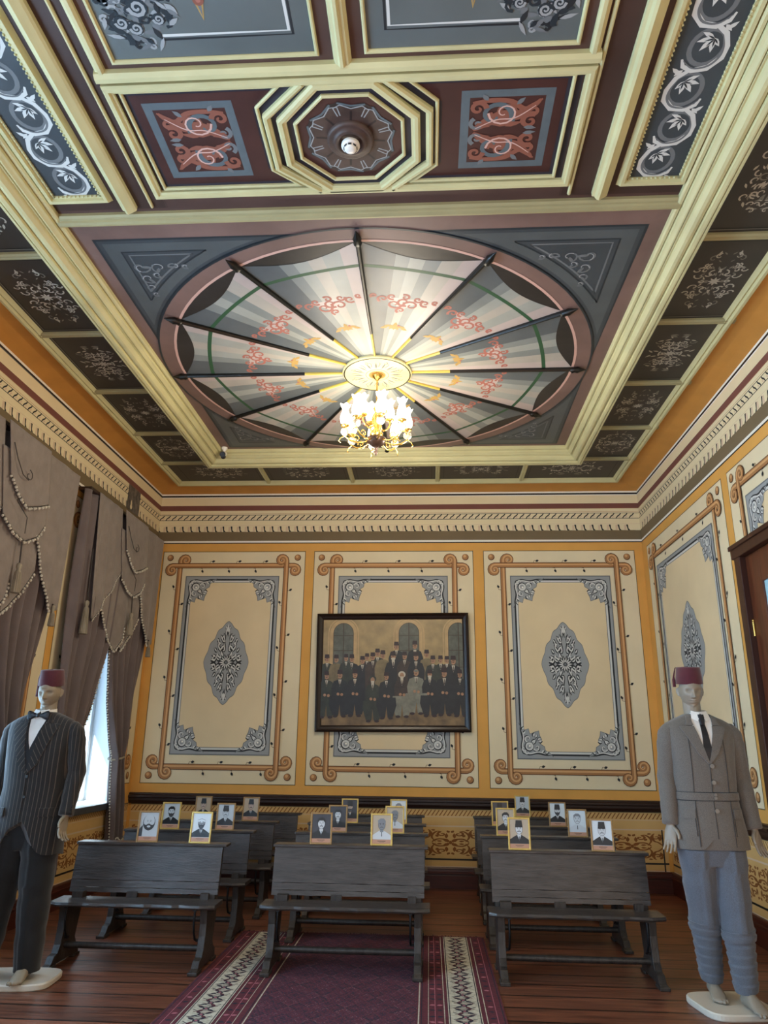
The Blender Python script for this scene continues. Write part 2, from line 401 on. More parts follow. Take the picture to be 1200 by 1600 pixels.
# keep only paint that lies on the wall, splitting at the window openings
def cut_paint(src, dst, ax, holes, plane_x):
    me = src.mesh('t'); bm = bmesh.new(); bm.from_mesh(me)
    for h in holes:
        for (k, val) in ((ax, h[0]), (ax, h[2]), (2, h[1]), (2, h[3])):
            n = Vector((0, 0, 0)); n[k] = 1; c = Vector((0, 0, 0)); c[k] = val
            bmesh.ops.bisect_plane(bm, geom=bm.verts[:]+bm.edges[:]+bm.faces[:], plane_co=c, plane_no=n)
    dl = []
    for f in bm.faces:
        c = f.calc_center_median()
        if any(h[0]-1e-4 < c[ax] < h[2]+1e-4 and h[1]-1e-4 < c.z < h[3]+1e-4 for h in holes): dl.append(f)
    bmesh.ops.delete(bm, geom=dl, context='FACES'); bm.verts.index_update()
    vs = [v.co[:] for v in bm.verts]
    by = {}
    for f in bm.faces: by.setdefault(f.material_index, []).append([v.index for v in f.verts])
    for k, fs in by.items(): dst.add(vs, fs, src.mats[k])
    bm.free(); bpy.data.meshes.remove(me)
cut_paint(tmp, mbL, 1, [(a, WZ0, b, WZ1) for a, b in WINS], WL)
# uncovered sample of the old painting on the cornice
m_old = mat('old_dark_paint_sample', '#6b6259', .8, noise=.6, nscale=14, bump=.2)
P.rect(7.98, 4.12, 8.34, 4.42, m_old, 8); P.disc(8.1, 4.17, .03, m_corn, 9); P.leaf(8.1, 4.17, PI/2, .09, .05, m_corn, 9)
# jambs of the openings
m_jamb = mat('white_window_reveal_paint', '#dfe6ea', .6)
for a, b in WINS:
    mbL.add([(WL, a, WZ0), (WL-.45, a, WZ0), (WL-.45, a, WZ1), (WL, a, WZ1)], [(0, 1, 2, 3)], m_jamb)
    mbL.add([(WL, b, WZ0), (WL-.45, b, WZ0), (WL-.45, b, WZ1), (WL, b, WZ1)], [(0, 1, 2, 3)], m_jamb)
    mbL.add([(WL, a, WZ1), (WL-.45, a, WZ1), (WL-.45, b, WZ1), (WL, b, WZ1)], [(0, 1, 2, 3)], m_jamb)
    mbL.add([(WL, a, WZ0), (WL-.45, a, WZ0), (WL-.45, b, WZ0), (WL, b, WZ0)], [(0, 1, 2, 3)], m_jamb)
# outer skin of the left wall
rect_with_holes(mbL, lambda u, v, L: (WL-.46, u, v), Y0, YB+.3, -.1, ZW+.2, [(a, WZ0, b, WZ1) for a, b in WINS], m_jamb)
tag(mbL.build('wall_left', fix=False), kind='structure')
# right wall
mb = MB(); DR = (5.02, 0.0, 6.24, 3.10)
fR = lambda u, v, L: (WR-L*E_, u, v)
rect_with_holes(mb, fR, Y0, YB, 0, ZW+.2, [DR], m_mus)
tmp = MB(); PT = Paint(tmp, fR)
cornice(PT, .2, YB); dado(PT, .2, YB-.03)
for a, b in ((6.47, 8.87), (3.94, 6.34), (1.4, 3.81)): wall_panel(PT, a, PZ0, b, PZ1)
cut_paint(tmp, mb, 1, [DR], WR)
tag(mb.build('wall_right', fix=False), kind='structure')

# floor
m_floor = bpy.data.materials.new('varnished_floorboards'); m_floor.use_nodes = True
nt = m_floor.node_tree; N = nt.nodes; L_ = nt.links; b = N['Principled BSDF']
tc = N.new('ShaderNodeTexCoord'); sp = N.new('ShaderNodeSeparateXYZ'); L_.new(tc.outputs['Object'], sp.inputs[0])
dv = N.new('ShaderNodeMath'); dv.operation = 'DIVIDE'; dv.inputs[1].default_value = .235; L_.new(sp.outputs['Y'], dv.inputs[0])
fl = N.new('ShaderNodeMath'); fl.operation = 'FLOOR'; L_.new(dv.outputs[0], fl.inputs[0])
fr = N.new('ShaderNodeMath'); fr.operation = 'FRACT'; L_.new(dv.outputs[0], fr.inputs[0])
wn = N.new('ShaderNodeTexWhiteNoise'); wn.noise_dimensions = '1D'; L_.new(fl.outputs[0], wn.inputs['W'])
mp = N.new('ShaderNodeMapping'); mp.inputs['Scale'].default_value = (.8, 9, 1); L_.new(tc.outputs['Object'], mp.inputs[0])
nz = N.new('ShaderNodeTexNoise'); nz.inputs['Scale'].default_value = 3; nz.inputs['Detail'].default_value = 8; L_.new(mp.outputs[0], nz.inputs['Vector'])
ad = N.new('ShaderNodeMath'); ad.operation = 'MULTIPLY_ADD'; ad.inputs[1].default_value = .35; L_.new(wn.outputs['Value'], ad.inputs[0]); L_.new(nz.outputs['Fac'], ad.inputs[2])
cr = N.new('ShaderNodeValToRGB'); L_.new(ad.outputs[0], cr.inputs[0])
cr.color_ramp.elements[0].position = .4; cr.color_ramp.elements[0].color = hexc('#4a2a1e'); cr.color_ramp.elements[1].position = .9; cr.color_ramp.elements[1].color = hexc('#87513a')
gt = N.new('ShaderNodeMath'); gt.operation = 'GREATER_THAN'; gt.inputs[1].default_value = .08; L_.new(fr.outputs[0], gt.inputs[0])
mx = N.new('ShaderNodeMixRGB'); mx.inputs[1].default_value = hexc('#0c0604'); L_.new(gt.outputs[0], mx.inputs[0]); L_.new(cr.outputs[0], mx.inputs[2])
L_.new(mx.outputs[0], b.inputs['Base Color']); b.inputs['Roughness'].default_value = .36
bp = N.new('ShaderNodeBump'); bp.inputs['Strength'].default_value = .25; bp.inputs['Distance'].default_value = .01; L_.new(nz.outputs['Fac'], bp.inputs['Height']); L_.new(bp.outputs[0], b.inputs['Normal'])
mb = MB(); mb.bbox((WL-.1, Y0, -.1), (WR+.1, YB+.1, 0), m_floor)
tag(mb.build('floor'), kind='structure')

# baseboards and dado rails
def run(mb, prof, wall, u0, u1, m):
    # prof: list of (out, z)
    def pt(o, z, u): return {'b': (u, YB-o, z), 'l': (WL+o, u, z), 'r': (WR-o, u, z)}[wall]
    mb.loft([[pt(o, z, u0) for o, z in prof], [pt(o, z, u1) for o, z in prof]], m, True, True, False)
BP = [(0, 0), (.035, 0), (.035, .13), (.03, .145), (.045, .15), (.045, .165), (.03, .17), (.025, .195), (.032, .2), (.025, .215), (0, .215)]
RP = [(0, .825), (.02, .825), (.025, .84), (.04, .86), (.04, .885), (.055, .895), (.055, .915), (.03, .925), (.03, .94), (0, .945)]
for nm, wl, u0, u1 in (('back', 'b', WL, WR), ('left', 'l', Y0, YB), ('right', 'r', 6.36, YB)):
    mb = MB(); run(mb, BP, wl, u0, u1, m_base); tag(mb.build('baseboard_'+nm), kind='structure')
mb = MB(); run(mb, RP, 'b', WL, WR, m_rail); run(mb, RP, 'r', 6.36, YB, m_rail)
tag(mb.build('trim_1'), 'dark brown wooden dado rail on back and right wall', kind='structure')
mb = MB(); run(mb, BP, 'r', Y0, 4.9, m_base); tag(mb.build('baseboard_right'), kind='structure')

# windows
m_wood_w = mat('white_window_frame_paint', '#dfe3e4', .45)
m_glass = bpy.data.materials.new('window_glass'); m_glass.use_nodes = True
nt = m_glass.node_tree; N = nt.nodes; N.clear(); o_ = N.new('ShaderNodeOutputMaterial'); mxs = N.new('ShaderNodeMixShader'); tr_ = N.new('ShaderNodeBsdfTransparent'); gl_ = N.new('ShaderNodeBsdfGlossy'); fr_n = N.new('ShaderNodeFresnel')
fr_n.inputs[0].default_value = 1.35; gl_.inputs['Roughness'].default_value = .02; tr_.inputs[0].default_value = (.93, .97, 1, 1)
mxs.inputs[0].default_value = .07; nt.links.new(tr_.outputs[0], mxs.inputs[1]); nt.links.new(gl_.outputs[0], mxs.inputs[2]); nt.links.new(mxs.outputs[0], o_.inputs[0])
m_sill = mat('slate_blue_sill_paint', '#39404a', .45, noise=.1)
for i, (a, bb) in enumerate(WINS):
    f = MB()
    x = WL-.42
    for q_, (y0_, y1_, z0_, z1_) in enumerate(((a, a+.07, WZ0, WZ1), (bb-.07, bb, WZ0, WZ1), (a, bb, WZ0, WZ0+.08), (a, bb, WZ1-.07, WZ1), ((a+bb)/2-.04, (a+bb)/2+.04, WZ0, WZ1), (a, bb, 2.62, 2.70))):
        f.bbox((x-.03-.001*q_, y0_, z0_+.001), (x+.03+.001*q_, y1_, z1_-.001), m_wood_w)
    wo = f.build('window_%d' % (i+1)); tag(wo, kind='structure')
    g = MB(); g.bbox((x-.003, a+.05, WZ0+.05), (x+.003, bb-.05, WZ1-.05), m_glass); g.build('window_pane', wo)
    s_ = MB(); s_.bbox((WL-.36, a+.005, WZ0-.002), (WL, bb-.005, WZ0+.012), m_jamb); s_.bbox((WL, a-.08, WZ0-.052), (WL+.05, bb+.08, WZ0+.012), m_sill); s_.build('window_sill', wo)

mb = MB(); mb.bbox((-5.15, Y0, 3.86), (WL-.46, YB+.3, 3.96), m_jamb); tag(mb.build('trim_12'), 'unseen overhang added outside the left windows to shape the sun', kind='structure')  # added slab out of view, cuts the sunlight that falls on the window reveal
# glazed door in the right wall
m_door = mat('brown_stained_door_wood', '#5c2f1a', .38, noise=.35, nscale=4, stretch=(6, 6, .7), bump=.1, bscale=20)
m_doord = mat('dark_brown_door_casing', '#3c1e14', .4, noise=.3, nscale=4, stretch=(6, 6, .7))
m_dglass = mat('door_glass', '#a8d8e8', .06, spec=.9)  # reflected light in the pane is put into its pale blue colour
mb = MB(); mb.bbox((WR-.05, 6.20, 0), (WR+.12, 6.31, 3.1), m_doord); mb.bbox((WR-.05, 4.95, 0), (WR+.12, 5.06, 3.1), m_doord)
mb.bbox((WR-.06, 4.93, 3.06), (WR+.12, 6.33, 3.16), m_doord); mb.bbox((WR-.075, 4.91, 3.14), (WR+.12, 6.35, 3.18), m_doord)
dr = tag(mb.build('door_1', bevel=.006), kind='structure')
mb = MB(); x0, x1 = WR+.0, WR+.045
for a, b_, c, d in ((5.06, .02, 5.30, 3.06), (5.95, .02, 6.20, 3.06), (5.3, 2.80, 5.95, 3.06), (5.3, .02, 5.95, .32), (5.3, 1.0, 5.95, 1.2)): mb.bbox((x0, a, b_), (x1, c, d), m_door)
mb.bbox((x0+.02, 5.3, .32), (x1-.005, 5.95, 1.0), m_door)
leaf = mb.build('door_leaf', dr, bevel=.005)
mb = MB(); mb.bbox((x0+.018, 5.29, 1.19), (x0+.026, 5.96, 2.81), m_dglass); mb.build('door_glass', leaf)
m_brass = mat('polished_brass', '#d8b060', .25, metal=1.0)
for zz in (2.45, 1.5, .5):
    mb = MB(); mb.tube([(WR-.008, 6.195, zz-.06), (WR-.008, 6.195, zz+.06)], .011, m_brass, 10); mb.ball((WR-.008, 6.195, zz+.07), .012, m_brass); mb.build('hinge', dr)

# ------------------------------------------------------------------ ceiling
ZC = 4.70; CC = -0.40
m_mould = mat('pale_yellow_moulding_paint', '#cbc493', .55, noise=.1, nscale=3, bump=.08, bscale=10)
m_mould2 = mat('khaki_moulding_paint', '#a39a70', .6, noise=.1, nscale=3)
m_dpur = mat('dark_plum_paint', '#432f29', .5, noise=.18, nscale=3)
m_plum = mat('plum_brown_paint', '#553d36', .55, noise=.15, nscale=3)
m_mauve = mat('mauve_brown_paint', '#7c625a', .5, noise=.2, nscale=2.5, bump=.1, bscale=5)
m_slate = mat('dark_slate_paint', '#40474c', .4, noise=.15, nscale=3, bump=.12, bscale=4)
m_slate2 = mat('mid_slate_paint', '#545a5c', .4, noise=.12, nscale=3, bump=.12, bscale=4)
m_slate3 = mat('panel_grey_green_paint', '#626968', .4, noise=.12, nscale=2, bump=.15, bscale=3)
m_slated = mat('deep_slate_paint', '#2a3238', .4)
m_coff = mat('charcoal_coffer_paint', '#37332f', .45, noise=.15, nscale=4)
m_coffl = mat('charcoal_line_paint', '#151413', .5)
m_coffo = mat('pale_foliage_paint', '#b9b4a6', .6)
m_coffo2 = mat('dull_foliage_paint', '#7d7a70', .6)
m_cove = mat('orange_cove_paint', '#cf9242', .7, noise=.1, nscale=3, bump=.06, bscale=5)
m_red = mat('dark_red_panel_paint', '#43231f', .5, noise=.2, nscale=5)
m_rose = mat('terracotta_ornament_paint', '#87503f', .6)
m_rose2 = mat('pale_rose_paint', '#cfa79a', .6)
m_steel = mat('steel_blue_band_paint', '#5a656a', .5, noise=.1)
m_fab = [mat('fan_deep_grey_paint', '#5a6063', .42, noise=.1, nscale=4, bump=.15, bscale=4), mat('fan_grey_paint', '#7f8583', .42, noise=.1, nscale=4, bump=.15, bscale=4), mat('fan_light_grey_paint', '#9c9f99', .42, noise=.1, nscale=4, bump=.15, bscale=4),
         mat('fan_cream_paint', '#aca69c', .42, noise=.08, nscale=4, bump=.15, bscale=4), mat('fan_rosy_white_paint', '#b8aaa5', .42, noise=.08, nscale=4, bump=.15, bscale=4)]
m_green = mat('green_ribbon_paint', '#2f5539', .5)
m_coral = mat('coral_ornament_paint', '#a5665a', .6)
m_gold = mat('faded_gold_ornament_paint', '#a88a50', .6)
m_lens = mat('dark_opening_paint', '#2f2b29', .45, noise=.3, nscale=4, bump=.2, bscale=6)
m_rib = mat('black_lacquered_rib', '#14130f', .35)
m_ribg = mat('gilt_rib_end', '#c9b454', .4)

mb = MB(); mb.bbox((WL-.46, Y0, ZC), (WR+.3, YB+.3, ZC+.2), m_plum)
P = Paint(mb, lambda u, v, L: (u+CC, v, ZC-L*E_))
def vines(P, w, h, L, seed, n=26):
    # symmetric foliage spray filling an ellipse w x h (u along w)
    R_ = random.Random(seed); pts = []
    for i in range(n):
        a = R_.uniform(0, PI/2); r = math.sqrt(R_.uniform(0.02, 1)); pts.append((r*math.cos(a)*w/2, r*math.sin(a)*h/2, R_.uniform(-.6, 2.1), R_.uniform(.03, .075), R_.random()))
    for sx in (1, -1):
        for sy in (1, -1):
            q = P.sub(0, 0, sx, sy)
            for (x, y, a, l, k) in pts:
                if k < .35: q.spiral(x, y, l*.55, a, .8, .012, .005, m_coffo if k < .2 else m_coffo2, L+1, n=8)
                else: q.leaf(x, y, a, l, l*.35, m_coffo if k < .68 else m_coffo2, L)
    for k in range(8): P.leaf(0, 0, k*PI/4, .05, .02, m_coffo, L+1)
# border coffers at the sides and the far end
BY = [8.02, 7.15, 6.16, 5.14, 4.13, 3.10, 2.08, 1.06, 0.04]
for sx in (1, -1):
    Q = P.sub(0, 0, sx, 1)
    Q.rect(2.0, Y0, 2.82, 8.78, m_coff, 1)
    for i in range(len(BY)-1):
        y1, y0 = BY[i], BY[i+1]
        Q.frame(2.20, y0+.06, 2.71, y1-.06, .008, m_coffl, 2); Q.frame(2.19, y0+.05, 2.72, y1-.05, .006, m_coffo2, 2)
        vines(Q.sub(2.46, (y0+y1)/2, 1, 1, PI/2), .62, .36, 3, 5+i)
P.rect(-1.995, 7.8, 1.995, 8.78, m_coff, 1)
BX = [-1.62, -.54, .53, 1.57]
ex = [-2.70]+BX+[2.70]
for i in range(5):
    a, b = ex[i], ex[i+1]
    P.frame(a+.07, 7.95, b-.07, 8.66, .008, m_coffl, 2); vines(P.sub((a+b)/2, 8.34), .62, .40, 3, 22+i)
# central field with the painted fan
FY0, FY1 = 3.86, 7.64
P.rect(-1.95, FY0, 1.95, FY1, m_mauve, 1)
RC = (-.05, 5.86); RA, RB = 1.865, 1.905; IA, IB = 1.73, 1.785
def el(a, ka=1.0, A=IA, B=IB): return (RC[0]+A*ka*math.sin(a), RC[1]-B*ka*math.cos(a))
for sx in (1, -1):
    for sy in (1, -1):
        # spandrel: corner at (1.83, 3.95) etc, hollowed by the ring
        cx, cy = 0, 0
        def spandrel(off, m, L, line=None):
            X, Y = 1.83-off+(.05 if sx > 0 else -.05), 1.86-off*.9-(.14 if sy > 0 else 0); A, B = RA+off*.8, RB+off*.8
            a0 = math.asin(min(.999, X/A)) if X < A else PI/2; pts = []
            t0 = math.acos(min(1, Y/B)); t1 = math.asin(min(1, X/A))
            for k in range(17):
                t = t0+(t1-t0)*k/16; pts.append((A*math.sin(t), B*math.cos(t)))
            pts = pts+[(X, Y)]
            pp = [(RC[0]+sx*x, RC[1]+sy*y) for x, y in pts]
            if m: P.poly(pp, m, L)
            if line: P.stroke(pp+[pp[0]], .014, line, L+1)
            return pp
        spandrel(0.0, m_slated, 2); spandrel(.02, m_slate, 3); spandrel(.05, m_slate2, 4); spandrel(.15, m_slate, 5, m_slated); spandrel(.19, None, 5, m_gr3)
        q = P.sub(RC[0]+sx*1.56, RC[1]+sy*1.56-(.08 if sy > 0 else 0), -sx, -sy)
        for (x, y, r, a0) in ((.0, .0, .07, 0), (.13, .01, .06, 2), (.01, .13, .06, 1), (.24, .0, .04, 3), (.0, .24, .04, 2), (.09, .09, .04, 1), (.32, .0, .03, 1), (0, .32, .03, 1)):
            q.spiral(x, y, r, a0, 1.1, .015, .006, m_gr3, 8, n=12); q.leaf(x, y, a0, r*1.2, r*.5, m_gr3, 9); q.spiral(x+.008, y, r*.8, a0+2, .5, .008, .004, m_gr1, 9, n=8)
rg = [(RC[0]+RA*math.sin(2*PI*k/96), RC[1]+RB*math.cos(2*PI*k/96)) for k in range(97)]
P.poly([p for p in rg[:-1]], m_mauve, 10); P.stroke(rg, .016, m_slated, 11)
ig = [(RC[0]+IA*math.sin(2*PI*k/96), RC[1]+IB*math.cos(2*PI*k/96)) for k in range(97)]
P.poly(ig[:-1], m_lens, 12); P.stroke(ig, .022, m_rose2, 13)
MC = (-.04, 5.87)
NR = 12
for i in range(NR):
    a0, a1 = 2*PI*i/NR, 2*PI*(i+1)/NR
    def pt(f, rho):   # f across the sector, rho 0 centre .. 1 at ring; outer edge hollowed
        a = a0+(a1-a0)*f; p0 = el(a0); p1 = el(a1)
        lin_ = (p0[0]+(p1[0]-p0[0])*f, p0[1]+(p1[1]-p0[1])*f)
        sag = 1-.055*math.sin(PI*f)
        o = (MC[0]+(lin_[0]-MC[0])*sag, MC[1]+(lin_[1]-MC[1])*sag)
        return (MC[0]+(o[0]-MC[0])*rho, MC[1]+(o[1]-MC[1])*rho)
    cuts = [0, .3, .42, .55, .68, .84, 1.0]; mm = [0, 1, 2, 1, 3, 4]
    if i % 2: mm = [0, 1, 2, 3, 2, 4]
    for k in range(6):
        fs = [cuts[k]+(cuts[k+1]-cuts[k])*j/3 for j in range(4)]
        P.poly([MC]+[pt(f, 1) for f in fs], m_fab[mm[k]], 15)
    P.stroke([pt(.02+.96*j/12, .86+.06*math.sin(PI*j/12)) for j in range(13)], .032, m_green, 16)
    # coral scroll triangle and small gold spray
    am = (a0+a1)/2; px, py = pt(.5, .68)
    q = P.sub(px, py, 1.25, 1.25, am-PI/2+PI/2)
    # local v axis points along -radial; widen outwards
    for (x, y, r, s0) in ((-.05, .03, .05, 0), (.05, .03, .05, 3), (0, .0, .045, 1), (-.13, -.01, .035, 2), (.13, -.01, .035, 1), (-.19, -.03, .022, 2), (.19, -.03, .022, 1), (0, .09, .03, 2), (0, -.05, .03, 4), (-.08, -.04, .03, 1), (.08, -.04, .03, 0)):
        q.spiral(x, y, r, s0, 1.2, .018, .008, m_coral, 17, n=12)
    q.poly([(-.13, -.035), (.13, -.035), (.04, .04), (0, .09), (-.04, .04)], m_fab[4], 16)
    gx, gy = pt(.5, .47); q = P.sub(gx, gy, 1, 1, am)
    for x, y, a, l in ((0, 0, 0, .09), (0, 0, PI, .09), (0, 0, .8, .06), (0, 0, 2.3, .06), (0, 0, -1.57, .06), (.05, .01, .5, .07), (-.05, .01, 2.6, .07), (0, 0, 1.57, .05)): q.leaf(x, y, a, l, .035, m_gold, 17)
    q.disc(0, 0, .025, m_gold, 18, 8); q.disc(.03, -.015, .012, m_coral, 18, 6)
# side scroll panels
def scroll_panel(Q, xc, y0, y1, w, L, seed):
    Q.rect(xc-w/2, y0, xc+w/2, y1, m_slate, L)
    n = int((y1-y0)/.235); 
    for k in range(n):
        y = y1-.13-k*.235; s = 1 if k % 2 else -1; q = Q.sub(xc, y, s, 1)
        q.ring(.015, 0, .070, .094, m_gr3, L+1, 20, 1.15); 
        q.stroke([(-.085, .06), (-.07, .1), (-.02, .125), (.05, .115), (.1, .06), (.105, 0), (.08, -.07), (.03, -.11), (-.05, -.13), (-.09, -.16)], [.01, .022, .03, .034, .034, .03, .026, .022, .018, .01], m_gr2, L+2)
        q.stroke([(-.075, .07), (-.02, .112), (.05, .102), (.088, .055), (.09, 0), (.068, -.06)], [.005, .009, .012, .012, .01, .004], m_gr3, L+3)
        for a, l, ww in ((2.2, .085, .03), (1.5, .08, .028), (2.9, .08, .028), (.9, .06, .025), (3.6, .07, .025)):
            q.leaf(.03, -.05, a, l, ww, m_gr2, L+2); q.leaf(.034, -.045, a, l*.6, ww*.35, m_slated, L+3)
        q.leaf(-.06, .12, 2.4, .05, .025, m_gr2, L+2); q.leaf(.07, -.09, -.7, .06, .025, m_gr2, L+2)
for sx in (1, -1):
    Q = P.sub(0, 0, sx, 1)
    Q.rect(1.22, Y0, 1.96, 3.72, m_dpur, 1)
    scroll_panel(Q, 1.735, -1.0, 3.585, .29, 2, 1)
# middle block: two dark squares and an octagon
P.rect(-1.215, 2.77, 1.215, 3.72, m_dpur, 1); P.rect(-1.21, 3.62, 1.21, 3.72, m_plum, 2)
m_purp = mat('violet_black_paint', '#2e2b36', .45, noise=.25, nscale=4)
P.rect(-1.19, 2.84, 1.19, 3.58, m_purp, 2)
OC = (-.01, 3.225)
for sx in (1, -1):
    Q = P.sub(OC[0], 0, sx, 1)
    sq = [(.38, 2.89), (1.13, 2.89), (1.13, 3.52), (.38, 3.52), (.50, 3.42), (.50, 3.0)]
    Q.poly(sq, m_red, 3)
    Q.frame(.60, 2.94, 1.08, 3.47, .045, m_steel, 4)
    for sy in (1, -1):
        q = Q.sub(.84, 3.205, 1, sy)
        q.stroke([(-.17, .01), (-.1, .06), (-.02, .1), (.06, .1), (.15, .17), (.17, .2)], [.02, .06, .07, .06, .03, .01], m_rose, 5)
        q.spiral(-.01, .12, .085, PI, 1.3, .045, .015, m_rose, 6); q.spiral(-.01, .12, .085, PI, 1.3, .012, .006, m_rose2, 7)
        q.spiral(-.06, .1, .10, -.4, 1.0, .035, .012, m_steel, 6); q.spiral(-.15, .15, .045, 0, 1.2, .03, .01, m_rose, 6); q.spiral(-.15, .05, .04, 2, 1.2, .025, .01, m_gr3, 6)
        q.spiral(.13, .06, .05, 1, 1.2, .035, .012, m_rose, 6); q.spiral(.14, .13, .04, 3, 1.0, .03, .01, m_rose, 6)
        q.stroke([(-.18, .19), (-.08, .2), (.02, .19), (.1, .14), (.18, .2)], [.01, .03, .03, .03, .01], m_rose, 5); q.stroke([(-.16, .02), (-.05, .075), (.05, .085), (.15, .16)], [.004, .008, .008, .004], m_rose2, 7)
        for x, y, a, l in ((.0, .03, .3, .1), (-.08, .03, 2.8, .08), (.05, .17, .8, .06), (-.1, .2, 2.2, .05), (.1, .02, -.1, .07)): q.leaf(x, y, a, l, .03, m_rose if l > .07 else m_gr3, 6)
def octo(ap, c=OC): 
    r = ap/math.cos(PI/8); return [(c[0]+r*math.cos(PI/8+k*PI/4), c[1]+r*math.sin(PI/8+k*PI/4)) for k in range(8)]
P.poly(octo(.30), m_red, 3)
m_pet = mat('umber_petal_paint', '#4d3b34', .5, noise=.3, nscale=12); m_petd = mat('dark_umber_paint', '#2e2320', .5)
for k in range(8):
    q = P.sub(OC[0], OC[1], 1, 1, k*PI/4+.1)
    pet = [(.07, -.03), (.15, -.07), (.2, -.095), (.225, -.06), (.205, 0), (.225, .06), (.2, .095), (.15, .07), (.07, .03)]
    q.poly([(x*1.1, y*1.12) for x, y in pet], m_petd, 5); q.poly(pet, m_pet, 6); q.stroke(pet[1:-1], .007, m_gr1, 7)
    q.stroke([(.235, -.075), (.222, 0), (.235, .075)], .012, m_steel, 6); q.stroke([(.07, 0), (.19, 0)], .012, m_petd, 7)
# upper pair of grey panels with painted bouquets
for sx in (1, -1):
    Q = P.sub(0, 0, sx, 1)
    Q.rect(0, Y0, 1.22, 2.76, m_plum, 1); Q.rect(.12, .9, 1.13, 2.69, m_slate3, 2)
    Q.stroke([(.85, 2.565), (.235, 2.565), (.235, 1.0)], .015, m_gr2, 3); Q.stroke([(.85, 2.585), (.218, 2.585), (.218, 1.0)], .013, m_gr4, 3)
    R_ = random.Random(11)
    q = Q.sub(.93, 2.42)
    for k in range(260):
        a = R_.uniform(0, 2*PI); r = R_.random()**.6; x, y = r*.19*math.cos(a), r*.30*math.sin(a)-.1
        m = R_.choice([m_gr4, m_gr3, m_slated, m_gr1, m_slated])
        if R_.random() < .4: q.spiral(x, y, R_.uniform(.015, .035), R_.uniform(0, 6), .9, .016, .006, m, 4+k % 5, n=8)
        else: q.leaf(x, y, R_.uniform(0, 6.28), R_.uniform(.04, .09), R_.uniform(.02, .035), m, 4+k % 5)
    for x, y, r in ((-.02, .0, .05), (.06, -.12, .055), (-.08, -.16, .05), (.02, .1, .035), (-.1, .06, .03), (.08, .07, .035)):
        q.disc(x, y, r, m_slated, 9, 10); q.spiral(x, y, r*.85, 0, 1.5, r*.4, r*.2, m_gr1, 10, n=14)
    q = Q.sub(.62, 2.50); q.poly([(0, 0), (.028, -.12), (-.028, -.12)], m_gold, 4); q.poly([(0, -.02), (.015, -.12), (-.015, -.12)], m_gr3, 5); q.disc(0, -.10, .026, m_rose, 6); q.disc(0, -.10, .012, m_coral, 7, 8)
ceil = tag(mb.build('ceiling', fix=False), kind='structure')

# coves between wall and ceiling
mb = MB(); CV = [(0, ZW), (.02, ZW+.003), (.09, 4.672), (.18, 4.686), (.33, 4.698), (.33, 4.71), (0, 4.71)]
def Upath(off): return [(WL+off, Y0), (WL+off, YB-off), (WR-off, YB-off), (WR-off, Y0)]
def sweepU(mb, base_off, prof, m):
    # profile (d, z) with d measured from base_off towards the wall being negative
    rings = []
    for i in range(4):
        rings.append([(Upath(base_off+d)[i][0], Upath(base_off+d)[i][1], z) for d, z in prof])
    mb.loft(rings, m, True, True, False)
sweepU(mb, 0, CV, m_cove)
tag(mb.build('trim_2'), 'orange painted cove between wall and ceiling', kind='structure')
mb = MB()
sweepU(mb, .30, [(0, ZC), (0, ZC-.03), (.015, ZC-.045), (.035, ZC-.045), (.045, ZC-.025), (.06, ZC-.03), (.07, ZC-.015), (.085, ZC)], m_mould)
tag(mb.build('trim_3'), 'thin pale moulding along the cove edge', kind='structure')

def mould(mb, path, prof, m, closed=True, x0=CC):
    # path: polygon (relative x, y); prof (offset to the left of travel, drop below ceiling)
    n = len(path); pts = [Vector((p[0]+x0, p[1])) for p in path]; rings = []
    for i in range(n):
        if closed or 0 < i < n-1:
            a, b_, c = pts[(i-1) % n], pts[i], pts[(i+1) % n]
            d1 = (b_-a).normalized(); d2 = (c-b_).normalized()
            n1 = Vector((-d1.y, d1.x)); n2 = Vector((-d2.y, d2.x)); mm = (n1+n2); mm = mm/(1+n1.dot(n2))
        else:
            d = (pts[1]-pts[0]).normalized() if i == 0 else (pts[-1]-pts[-2]).normalized(); mm = Vector((-d.y, d.x))
        rings.append([(pts[i].x+mm.x*o, pts[i].y+mm.y*o, ZC-z) for o, z in prof])
    if closed: rings.append(rings[0])
    mb.loft(rings, m, True, not closed, False)
def beads(mb, path, off, drop, r, step, m, closed=False):
    for i in range(len(path)-1):
        a = Vector((path[i][0]+CC, path[i][1])); b_ = Vector((path[i+1][0]+CC, path[i+1][1])); l = (b_-a).length; k = int(l/step)
        for j in range(k+1):
            p = a.lerp(b_, j/max(k, 1)); mb.ball((p.x, p.y, ZC-drop), r, m, 5, 3)
# the big U-shaped beam: inner edge .93.., travelled so that left is outward
BPF = [(0, 0), (0, .03), (.010, .04), (.026, .042), (.028, .030), (.032, .030), (.034, .062), (.045, .070), (.058, .084), (.066, .086), (.068, .074), (.072, .074), (.074, .09), (.086, .088), (.088, .10), (.092, .108), (.108, .128), (.126, .134), (.146, .130), (.149, .118), (.153, .118), (.156, .148), (.175, .155), (.184, .155), (.186, .143), (.190, .143), (.192, .155), (.208, .155), (.215, .14), (.215, 0)]
mb = MB(); path = [(-1.93, Y0), (-1.93, 7.63), (1.93, 7.63), (1.93, Y0)]
mould(mb, path, BPF, m_mould, False)
tag(mb.build('trim_4'), 'heavy pale yellow moulded beam framing the ceiling', kind='structure')
mb = MB()
BARP = [(-.028, 0), (-.028, .018), (-.018, .03), (-.008, .03), (0, .024), (.008, .03), (.018, .03), (.028, .018), (.028, 0)]
for y in BY:
    for s in (-1, 1): mould(mb, [(s*2.14, y), (s*2.80, y)], BARP, m_mould2, False)
for x in BX: mould(mb, [(x, 7.84), (x, 8.78)], BARP, m_mould, False)
tag(mb.build('trim_5'), 'short khaki bars dividing the border coffers', kind='structure')
mb = MB()
